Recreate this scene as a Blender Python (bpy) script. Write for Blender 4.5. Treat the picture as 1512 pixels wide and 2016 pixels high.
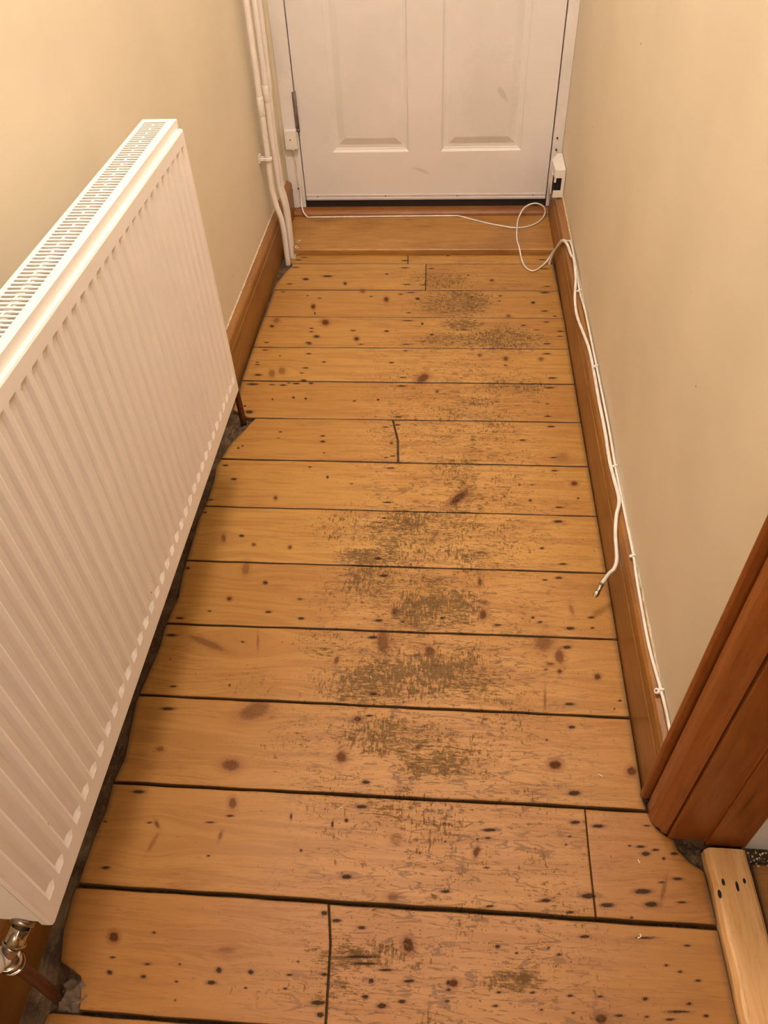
import bpy, bmesh, math, random
import numpy as np
from mathutils import Vector, Matrix
for o in list(bpy.data.objects): bpy.data.objects.remove(o, do_unlink=True)
SC = bpy.context.scene
COL = SC.collection
random.seed(7); RNG = np.random.default_rng(7)

# ------------------------------------------------------------------ camera
cd = bpy.data.cameras.new('camera'); cam = bpy.data.objects.new('camera', cd); COL.objects.link(cam)
cd.sensor_fit = 'VERTICAL'; cd.sensor_height = 24.0; cd.lens = 24.0*1501.27/2016
cd.clip_start = 0.02
cam.matrix_world = Matrix(((0.99643,-0.02606,0.08035,0),(0.07485,0.71318,-0.69698,0),(-0.03914,0.7005,0.71258,1.2),(0,0,0,1)))
SC.camera = cam
SC.view_settings.view_transform = 'Standard'; SC.view_settings.look = 'None'
SC.view_settings.gamma = 1.0; SC.view_settings.use_curve_mapping = False
SC.view_settings.exposure = 0.06

# ------------------------------------------------------------------ light
w = bpy.data.worlds.new('world'); SC.world = w; w.use_nodes = True
w.node_tree.nodes['Background'].inputs[0].default_value = (1,.8,.6,1)
w.node_tree.nodes['Background'].inputs[1].default_value = 0.02
def lamp(name, loc, power, color, size):
    l = bpy.data.lights.new(name, 'POINT'); l.energy = power; l.color = color; l.shadow_soft_size = size
    o = bpy.data.objects.new(name, l); COL.objects.link(o); o.location = loc; return o
LAMPC = (1.0, 0.82, 0.73)
lamp('hall_ceiling_lamp', (-0.05, 1.25, 2.38), 72.0, LAMPC, 0.20)
lamp('rear_fill_lamp', (-0.1, -1.2, 2.30), 34.0, LAMPC, 0.12)  # added fill light behind the camera, not a known lamp of the house

# ------------------------------------------------------------------ helpers
def tag(o, label=None, cat=None, group=None, kind=None):
    if label: o['label'] = label
    if cat: o['category'] = cat
    if group: o['group'] = group
    if kind: o['kind'] = kind
    return o
def empty(name, loc):
    o = bpy.data.objects.new(name, None); COL.objects.link(o); o.location = loc; o.empty_display_size = .02
    return o
def link(name, bm, mat, parent=None, smooth=False, bevel=0, seg=2):
    """bm is in world coordinates; a child keeps its world place under its parent"""
    bmesh.ops.recalc_face_normals(bm, faces=bm.faces)
    me = bpy.data.meshes.new(name); 
    if parent is not None:
        bmesh.ops.translate(bm, verts=bm.verts, vec=-WL(parent))
        org = Vector((0,0,0))
    else:
        xs = [v.co for v in bm.verts]
        org = Vector((sum(c.x for c in xs)/len(xs), sum(c.y for c in xs)/len(xs), min(c.z for c in xs)))
        bmesh.ops.translate(bm, verts=bm.verts, vec=-org)
    bm.to_mesh(me); bm.free()
    o = bpy.data.objects.new(name, me); COL.objects.link(o)
    o.location = org
    if parent is not None: o.parent = parent
    for m in (mat if isinstance(mat, (list, tuple)) else [mat]): me.materials.append(m)
    if smooth:
        for p in me.polygons: p.use_smooth = True
    if bevel:
        b = o.modifiers.new('bevel', 'BEVEL'); b.width = bevel; b.segments = seg; b.limit_method = 'ANGLE'; b.angle_limit = .6
    return o
def WL(o):
    v = Vector(o.location)
    while o.parent is not None: o = o.parent; v += Vector(o.location)
    return v
def box(bm, x0, x1, y0, y1, z0, z1, mi=0):
    v = [bm.verts.new((x,y,z)) for x in (x0,x1) for y in (y0,y1) for z in (z0,z1)]
    for f in ((0,1,3,2),(4,6,7,5),(0,4,5,1),(2,3,7,6),(0,2,6,4),(1,5,7,3)):
        bm.faces.new([v[i] for i in f]).material_index = mi
    return v
def prism(bm, prof, axis, a, b, mi=0):
    """closed 2D profile swept along an axis: 'y' profile is (x,z); 'x' profile is (y,z); 'z' profile is (x,y)"""
    def P(p, t):
        return {'y': (p[0],t,p[1]), 'x': (t,p[0],p[1]), 'z': (p[0],p[1],t)}[axis]
    A = [bm.verts.new(P(p,a)) for p in prof]; B = [bm.verts.new(P(p,b)) for p in prof]
    n = len(prof)
    for i in range(n): bm.faces.new((A[i],A[(i+1)%n],B[(i+1)%n],B[i])).material_index = mi
    bm.faces.new(A).material_index = mi; bm.faces.new(B[::-1]).material_index = mi
def catmull(pts, sub):
    P = [Vector(p) for p in pts]; out = []
    for i in range(len(P)-1):
        p0 = P[i-1] if i else P[0]*2-P[1]; p1 = P[i]; p2 = P[i+1]; p3 = P[i+2] if i+2 < len(P) else P[-1]*2-P[-2]
        for k in range(sub):
            t = k/sub
            out.append(.5*((2*p1)+(p2-p0)*t+(2*p0-5*p1+4*p2-p3)*t*t+(3*p1-p0-3*p2+p3)*t**3))
    out.append(P[-1]); return out
def tube(bm, pts, r, n=12, sub=6, mi=0, cap=True, radii=None):
    P = catmull(pts, sub) if sub > 1 else [Vector(p) for p in pts]
    t0 = (P[1]-P[0]).normalized(); up = Vector((0,0,1)) if abs(t0.z) < .9 else Vector((1,0,0))
    u = t0.cross(up).normalized(); rings = []
    for i, p in enumerate(P):
        t = (P[min(i+1,len(P)-1)]-P[max(i-1,0)]).normalized()
        u = (u-t*u.dot(t)).normalized(); v = t.cross(u)
        rr = radii[i] if radii else r
        rings.append([bm.verts.new(p+(u*math.cos(a)+v*math.sin(a))*rr) for a in [2*math.pi*k/n for k in range(n)]])
    for a, b in zip(rings, rings[1:]):
        for k in range(n):
            f = bm.faces.new((a[k],a[(k+1)%n],b[(k+1)%n],b[k])); f.material_index = mi; f.smooth = True
    if cap:
        bm.faces.new(rings[0][::-1]).material_index = mi; bm.faces.new(rings[-1]).material_index = mi
def cyl(bm, a, b, r, n=20, mi=0, r2=None):
    tube(bm, [a,b], r, n=n, sub=1, mi=mi, radii=[r, r if r2 is None else r2])

# ------------------------------------------------------------------ materials
def newmat(name):
    m = bpy.data.materials.new(name); m.use_nodes = True
    nt = m.node_tree; return m, nt, nt.nodes['Principled BSDF']
class NB:
    def __init__(s, nt): s.nt = nt
    def n(s, t, **k):
        nd = s.nt.nodes.new(t)
        for a, v in k.items(): setattr(nd, a, v)
        return nd
    def L(s, a, b): s.nt.links.new(a, b)
    def val(s, sock, v):
        if hasattr(v, 'is_linked') or isinstance(v, bpy.types.NodeSocket): s.L(v, sock)
        else: sock.default_value = v
    def math(s, op, a, b=0.0, c=None, clamp=False):
        nd = s.n('ShaderNodeMath', operation=op); nd.use_clamp = clamp
        s.val(nd.inputs[0], a); s.val(nd.inputs[1], b)
        if c is not None: s.val(nd.inputs[2], c)
        return nd.outputs[0]
    def mapr(s, v, a, b, c=0.0, d=1.0):
        nd = s.n('ShaderNodeMapRange'); nd.interpolation_type = 'SMOOTHSTEP'
        s.val(nd.inputs[0], v); nd.inputs[1].default_value = a; nd.inputs[2].default_value = b
        nd.inputs[3].default_value = c; nd.inputs[4].default_value = d; return nd.outputs[0]
    def mix(s, f, a, b, mode='MIX'):
        nd = s.n('ShaderNodeMix', data_type='RGBA', blend_type=mode)
        s.val(nd.inputs[0], f); 
        for i, v in ((6,a),(7,b)):
            if isinstance(v, tuple): nd.inputs[i].default_value = (*v[:3], 1)
            else: s.L(v, nd.inputs[i])
        return nd.outputs[2]
    def noise(s, vec, scale, detail=4, rough=.55, w=None, dist=0):
        nd = s.n('ShaderNodeTexNoise')
        if w is not None: nd.noise_dimensions = '4D'; s.val(nd.inputs['W'], w)
        s.L(vec, nd.inputs['Vector']); nd.inputs['Scale'].default_value = scale
        nd.inputs['Detail'].default_value = detail; nd.inputs['Roughness'].default_value = rough
        nd.inputs['Distortion'].default_value = dist; return nd.outputs['Fac']
    def map(s, vec, scale=(1,1,1), rot=(0,0,0), loc=(0,0,0)):
        nd = s.n('ShaderNodeMapping'); s.L(vec, nd.inputs[0]); nd.inputs['Scale'].default_value = scale
        nd.inputs['Rotation'].default_value = rot; nd.inputs['Location'].default_value = loc; return nd.outputs[0]
    def attr(s, name): nd = s.n('ShaderNodeAttribute'); nd.attribute_name = name; return nd.outputs['Fac']
    def pos(s): return s.n('ShaderNodeTexCoord').outputs['Object']
    def bump(s, bs, h, strength, dist=.001):
        nd = s.n('ShaderNodeBump'); nd.inputs['Strength'].default_value = strength; nd.inputs['Distance'].default_value = dist
        s.L(h, nd.inputs['Height']); s.L(nd.outputs[0], bs.inputs['Normal'])
def paint(name, col, rough=.5, var=.04, scale=6, bump=.15, speck=None, grime=None):
    m, nt, bs = newmat(name); b = NB(nt); p = b.pos()
    n1 = b.noise(p, scale, 5); n2 = b.noise(p, scale*40, 3)
    d = tuple(c*(1-var*2.5) for c in col)
    c = b.mix(b.mapr(n1, .35, .7), col, d)
    if grime:
        g = b.mapr(b.noise(b.map(p, (1,1,.5)), grime[1], 8, .7), grime[2], grime[2]+.12)
        c = b.mix(b.math('MULTIPLY', g, grime[3]), c, grime[0])
    if speck:
        sp = b.n('ShaderNodeTexVoronoi'); b.L(p, sp.inputs['Vector']); sp.inputs['Scale'].default_value = speck
        msk = b.math('LESS_THAN', sp.outputs['Distance'], .045); rnd = b.math('GREATER_THAN', b.noise(p, speck*.31, 1), .62)
        c = b.mix(b.math('MULTIPLY', b.math('MULTIPLY', msk, rnd), .7), c, (.12,.07,.03))
    b.L(c, bs.inputs['Base Color']); bs.inputs['Roughness'].default_value = rough
    b.bump(bs, b.math('ADD', n1, b.math('MULTIPLY', n2, .3)), bump)
    return m
def wood(name, c1, c2, axis='y', rough=.38, dark=(.10,.035,.01), worn=None):
    m, nt, bs = newmat(name); b = NB(nt); p = b.pos()
    st = {'x': (.12,1,1), 'y': (1,.12,1), 'z': (1,1,.12)}[axis]
    g = b.noise(b.map(p, st), 60, 5, .6, dist=.6)
    g2 = b.noise(b.map(p, st), 260, 3, .6)
    big = b.noise(p, 5, 3)
    c = b.mix(b.mapr(g, .3, .7), c1, c2)
    c = b.mix(b.math('MULTIPLY', b.mapr(g2, .5, .75), .35), c, dark)
    c = b.mix(b.math('MULTIPLY', b.mapr(big, .45, .75), .3), c, dark)
    mk = b.mapr(b.noise(b.map(p, st), 22, 2, .5), .70, .76)
    c = b.mix(b.math('MULTIPLY', mk, .6), c, dark)
    if worn:
        wv = b.mapr(b.noise(p, worn[1], 6, .7), worn[2], worn[2]+.1)
        c = b.mix(wv, c, worn[0])
    b.L(c, bs.inputs['Base Color']); bs.inputs['Roughness'].default_value = rough
    b.bump(bs, g, .12); return m
def metal(name, col, rough=.3, met=1.0):
    m, nt, bs = newmat(name); b = NB(nt); p = b.pos()
    n = b.noise(p, 220, 4)
    b.L(b.mix(b.mapr(n, .35, .75), col, tuple(c*.6 for c in col)), bs.inputs['Base Color'])
    bs.inputs['Metallic'].default_value = met; bs.inputs['Roughness'].default_value = rough; return m

M = {}
SMUDGES = [(-.012,.113,.030,.007,-.35,.30), (.245,.347,.030,.010,-.9,.30), (.21,.33,.10,.16,0,.10)]
M['wall'] = paint('cream_emulsion', (.755,.688,.525), .62, .03, 3, .12, speck=17)
M['white_wall'] = paint('white_plaster', (.80,.78,.74), .8, .04, 8, .2)
M['ceiling'] = paint('ceiling_white', (.82,.80,.76), .8)
M['door'] = paint('door_gloss', (.79,.765,.74), .42, .03, 4, .25, grime=((.42,.40,.37), 5, .70, .22))
def smudges(m, spots):      # finger marks and scuffs on the door, each at its own place: x, z, half width, half height, turn, strength (from the door's base point)
    nt = m.node_tree; bs = nt.nodes['Principled BSDF']; b = NB(nt); p = b.pos()
    src = bs.inputs['Base Color'].links[0].from_socket
    for x, z, a, c_, t, s in spots:
        q = b.map(b.map(p, (1,0,1), (0,0,0), (-x,0,-z)), (1,1,1), (0,t,0)); q = b.map(q, (1/a,0,1/c_))
        ln = b.n('ShaderNodeVectorMath', operation='LENGTH'); b.L(q, ln.inputs[0])
        d = b.math('ADD', ln.outputs['Value'], b.math('MULTIPLY', b.math('SUBTRACT', b.noise(p, 60, 5, .7), .5), 1.6))
        src = b.mix(b.math('MULTIPLY', b.mapr(d, 1.2, .5), s), src, (.33,.27,.22))
    b.L(src, bs.inputs['Base Color'])
smudges(M['door'], SMUDGES)
M['frame'] = paint('frame_gloss', (.80,.77,.74), .45, .05, 9, .5, grime=((.30,.24,.2), 26, .68, .5))
M['rad'] = paint('radiator_enamel', (.90,.865,.82), .33, .015, 5, .05, speck=23)
M['pipe'] = paint('painted_pipe', (.82,.77,.71), .4, .04, 14, .3)
M['plastic'] = paint('white_plastic', (.83,.80,.75), .35, .02, 10, .1)
M['cable'] = paint('cable_sheath', (.80,.77,.71), .45, .08, 40, .1)
M['black'] = paint('black_rubber', (.012,.011,.012), .6, .1, 20, .2)
M['hole'] = paint('dark_recess', (.02,.012,.007), .9)
M['alu'] = paint('painted_aluminium', (.60,.56,.55), .5, .03, 12, .1)
M['fluff'] = paint('grey_fluff', (.20,.145,.10), .95, .12, 60, .9)
M['chrome'] = metal('chrome', (.75,.72,.68), .16)
M['brass'] = metal('tarnished_chrome', (.42,.36,.30), .3)
M['copper'] = metal('old_copper', (.16,.07,.035), .5, .6)
M['hinge'] = paint('grey_hinge_steel', (.20,.16,.14), .5, .1, 60, .4)
M['skirt'] = wood('skirting_pine', (.31,.140,.028), (.24,.100,.018), 'y', .36)
M['casing'] = wood('casing_pine', (.33,.112,.024), (.26,.078,.015), 'z', .36, dark=(.06,.018,.006))
M['thresh'] = wood('threshold_pine', (.43,.225,.055), (.33,.150,.032), 'x', .4)
M['bar'] = wood('worn_nosing_pine', (.31,.130,.036), (.24,.085,.020), 'x', .38, worn=((.14,.07,.03), 38, .64))
M['batten'] = wood('raw_pine', (.80,.52,.24), (.68,.39,.15), 'y', .55, dark=(.34,.17,.06))
M['caulk'] = paint('cream_caulk', (.74,.66,.50), .7, .1, 60, .6)
def dustmat():
    m, nt, bs = newmat('dust_and_grime'); b = NB(nt); p = b.pos()
    n = b.noise(p, 28, 8, .7); n2 = b.noise(b.map(p, (1,.3,1)), 150, 5, .7)
    c = b.mix(b.mapr(n, .35, .68), (.050,.028,.013), (.15,.098,.052))
    c = b.mix(b.math('MULTIPLY', b.mapr(n2, .5, .72), .6), c, (.24,.175,.11))
    b.L(c, bs.inputs['Base Color']); bs.inputs['Roughness'].default_value = .95
    b.bump(bs, n2, .8, .003); return m
M['dust'] = dustmat()

# floor: pine boards, every mark stands at its own place (stored on the mesh)
def floormat(name='pine_floorboards'):
    m, nt, bs = newmat(name); b = NB(nt); p = b.pos()
    bid = b.attr('bid'); nail = b.attr('nail'); kd = b.attr('kd'); ks = b.attr('ks'); wear = b.attr('wear'); zone = b.attr('zone'); gy = b.attr('gy'); edge = b.attr('edge'); seam = b.attr('seam')
    sx = b.n('ShaderNodeSeparateXYZ'); b.L(p, sx.inputs[0])
    cx = b.n('ShaderNodeCombineXYZ'); b.L(sx.outputs[0], cx.inputs[0]); b.L(gy, cx.inputs[1]); b.L(bid, cx.inputs[2])
    q = cx.outputs[0]
    grain = b.noise(b.map(q, (1.6,26,1)), 3.2, 4, .55, w=bid, dist=.5)
    fine = b.noise(b.map(q, (6,110,1)), 3.5, 4, .6, w=bid)
    cloud = b.noise(b.map(q, (1,2,1)), 5, 4, .55, w=bid)
    rings = b.math('FRACT', b.math('MULTIPLY', grain, 7.0)); rings = b.math('MULTIPLY', b.mapr(rings, .55, .97), b.mapr(cloud, .38, .68))
    var = b.math('FRACT', b.math('MULTIPLY', bid, 3.717))
    c = b.mix(var, (.47,.262,.066), (.40,.205,.048))
    worn = b.mix(var, (.53,.305,.092), (.46,.250,.074))
    near = b.mapr(bid, 9.0, 13.0)  # nearer boards browner: partly their own tone, partly light falloff put into the colour
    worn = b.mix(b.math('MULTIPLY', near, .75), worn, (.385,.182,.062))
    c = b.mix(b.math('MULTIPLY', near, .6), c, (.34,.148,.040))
    zn = b.math('MULTIPLY', zone, b.mapr(b.noise(p, 9, 5, .6), .3, .6), clamp=True)
    c = b.mix(zn, c, worn)
    c = b.mix(b.math('MULTIPLY', b.mapr(grain, .38, .66), .42), c, (.25,.100,.022))
    c = b.mix(b.math('MULTIPLY', rings, .38), c, (.17,.062,.014))
    c = b.mix(b.math('MULTIPLY', b.mapr(fine, .50, .74), .20), c, (.26,.10,.03))
    c = b.mix(b.math('MULTIPLY', b.mapr(cloud, .5, .75), .30), c, (.33,.135,.032))
    # knots
    wob = b.noise(p, 180, 3); kk = b.math('ADD', kd, b.math('MULTIPLY', b.math('SUBTRACT', wob, .5), .7))
    halo = b.math('MULTIPLY', b.mapr(kk, 2.2, .9), ks)
    c = b.mix(b.math('MULTIPLY', halo, .70), c, (.20,.062,.012))
    core = b.math('MULTIPLY', b.mapr(kk, 1.05, .60), b.math('MULTIPLY', ks, 1.15), clamp=True)
    c = b.mix(b.math('MULTIPLY', core, .95), c, b.mix(b.mapr(b.math('FRACT', b.math('MULTIPLY', kk, 4.0)), .2, .9), (.048,.018,.007), (.100,.038,.011)))
    rim = b.math('MULTIPLY', b.math('MULTIPLY', b.mapr(kk, .74, .86), b.mapr(kk, 1.1, .95)), ks)
    c = b.mix(b.math('MULTIPLY', rim, .35), c, (.06,.02,.01))
    # worn away varnish, grey wood with scratch marks
    s1 = b.noise(b.map(p, (230,60,1), (0,0,.18)), 1, 5, .7)
    s2 = b.noise(b.map(p, (60,330,1)), 1, 5, .7)
    s3 = b.noise(b.map(p, (1,1.3,1)), 70, 8, .78)
    sel = b.mapr(b.noise(p, 11, 2), .44, .56)
    s12 = b.math('ADD', b.math('MULTIPLY', s1, b.math('SUBTRACT', 1.0, sel)), b.math('MULTIPLY', s2, sel))
    sc = b.math('ADD', b.math('MULTIPLY', s12, .55), b.math('MULTIPLY', s3, .45))
    thr = b.math('ADD', sc, b.math('ADD', b.math('MULTIPLY', wear, .112), b.math('MULTIPLY', b.math('MULTIPLY', zone, b.mapr(b.noise(p, 8, 4), .40, .60)), .065)))
    g1 = b.mapr(thr, .585, .635)
    c = b.mix(b.math('MULTIPLY', g1, .76), c, (.140,.092,.044))
    g2 = b.math('MULTIPLY', b.mapr(thr, .64, .70), b.mapr(wear, .2, .7))
    c = b.mix(b.math('MULTIPLY', g2, .45), c, (.150,.112,.062))
    g3 = b.math('MULTIPLY', b.mapr(b.noise(b.map(p, (2.2,1,1)), 160, 5, .75), .52, .60), b.mapr(wear, .15, .8))
    c = b.mix(b.math('MULTIPLY', g3, .55), c, (.085,.055,.026))
    # fine scratch lines of many directions
    tot = None
    for k, (ang, sc_, st, mid, wd) in enumerate(((.9,26,.16,.5,.009),(2.2,30,.14,.53,.008),(1.45,40,.10,.47,.010),(.45,24,.2,.55,.007),(1.8,60,.12,.5,.012))):
        n = b.noise(b.map(p, (st,1,1), (0,0,-ang)), sc_, 2, .5, w=k*3.1)
        ln = b.mapr(b.math('ABSOLUTE', b.math('SUBTRACT', n, mid)), wd*1.2, wd*.4)
        brk = b.mapr(b.noise(p, 34+k*9, 3, .6, w=k*1.7), .46, .54)
        ln = b.math('MULTIPLY', ln, brk)
        tot = ln if tot is None else b.math('MAXIMUM', tot, ln)
    zz = b.math('ADD', b.math('MULTIPLY', zone, .95), b.math('MULTIPLY', wear, .5), clamp=True)
    tot = b.math('MULTIPLY', tot, zz)
    c = b.mix(b.math('MULTIPLY', tot, .62), c, (.10,.05,.018))
    # small pits
    vo = b.n('ShaderNodeTexVoronoi'); b.L(b.map(p, (1,1.5,1)), vo.inputs['Vector']); vo.inputs['Scale'].default_value = 85
    pit = b.math('MULTIPLY', b.mapr(vo.outputs['Distance'], .16, .10), b.mapr(b.noise(p, 40, 3), .50, .56))
    vo2 = b.n('ShaderNodeTexVoronoi'); b.L(b.map(p, (1,2.2,1)), vo2.inputs['Vector']); vo2.inputs['Scale'].default_value = 150
    pit = b.math('MAXIMUM', pit, b.math('MULTIPLY', b.mapr(vo2.outputs['Distance'], .24, .14), b.mapr(b.noise(p, 24, 4), .52, .60)))
    pit = b.math('MULTIPLY', pit, b.math('ADD', b.math('MULTIPLY', zone, .8), .15))
    c = b.mix(b.math('MULTIPLY', pit, .88), c, (.10,.045,.015))
    # nail heads and holes with a dark streak along the grain
    nn = b.math('ADD', nail, b.math('MULTIPLY', b.math('SUBTRACT', b.noise(p, 420, 2), .5), .9))
    c = b.mix(b.math('MULTIPLY', b.mapr(nn, 2.0, 1.0), .5), c, (.12,.05,.018))
    c = b.mix(b.math('MULTIPLY', b.mapr(nn, 1.15, .70), .90), c, (.034,.021,.013))
    sm = b.mapr(b.math('ADD', seam, b.math('MULTIPLY', b.math('SUBTRACT', b.noise(p, 130, 3), .5), .5)), .35, .75)
    c = b.mix(b.math('MULTIPLY', sm, .86), c, (.055,.028,.010))
    # dirty ends by the skirting and grubby board edges
    dn = b.math('ADD', edge, b.math('MULTIPLY', b.math('SUBTRACT', b.noise(p, 45, 5, .65), .5), .6))
    c = b.mix(b.math('MULTIPLY', b.mapr(dn, .35, .95), .62), c, (.12,.07,.032))
    b.L(c, bs.inputs['Base Color'])
    r = b.math('ADD', b.math('MULTIPLY', zone, .10), b.math('MULTIPLY', g1, .25))
    dk = b.math('MAXIMUM', b.math('MAXIMUM', b.mapr(nn, 1.12, .80), g1), core)
    b.L(b.math('ADD', b.math('ADD', r, .40), b.math('MULTIPLY', dk, .3)), bs.inputs['Roughness'])
    b.L(b.math('SUBTRACT', .38, b.math('MULTIPLY', dk, .3)), bs.inputs['Specular IOR Level'])
    h = b.math('SUBTRACT', b.math('MULTIPLY', fine, .35), b.math('ADD', b.math('MULTIPLY', g1, .5), tot))
    b.bump(bs, h, .22, .0008)
    return m
M['floor'] = floormat()

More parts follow.
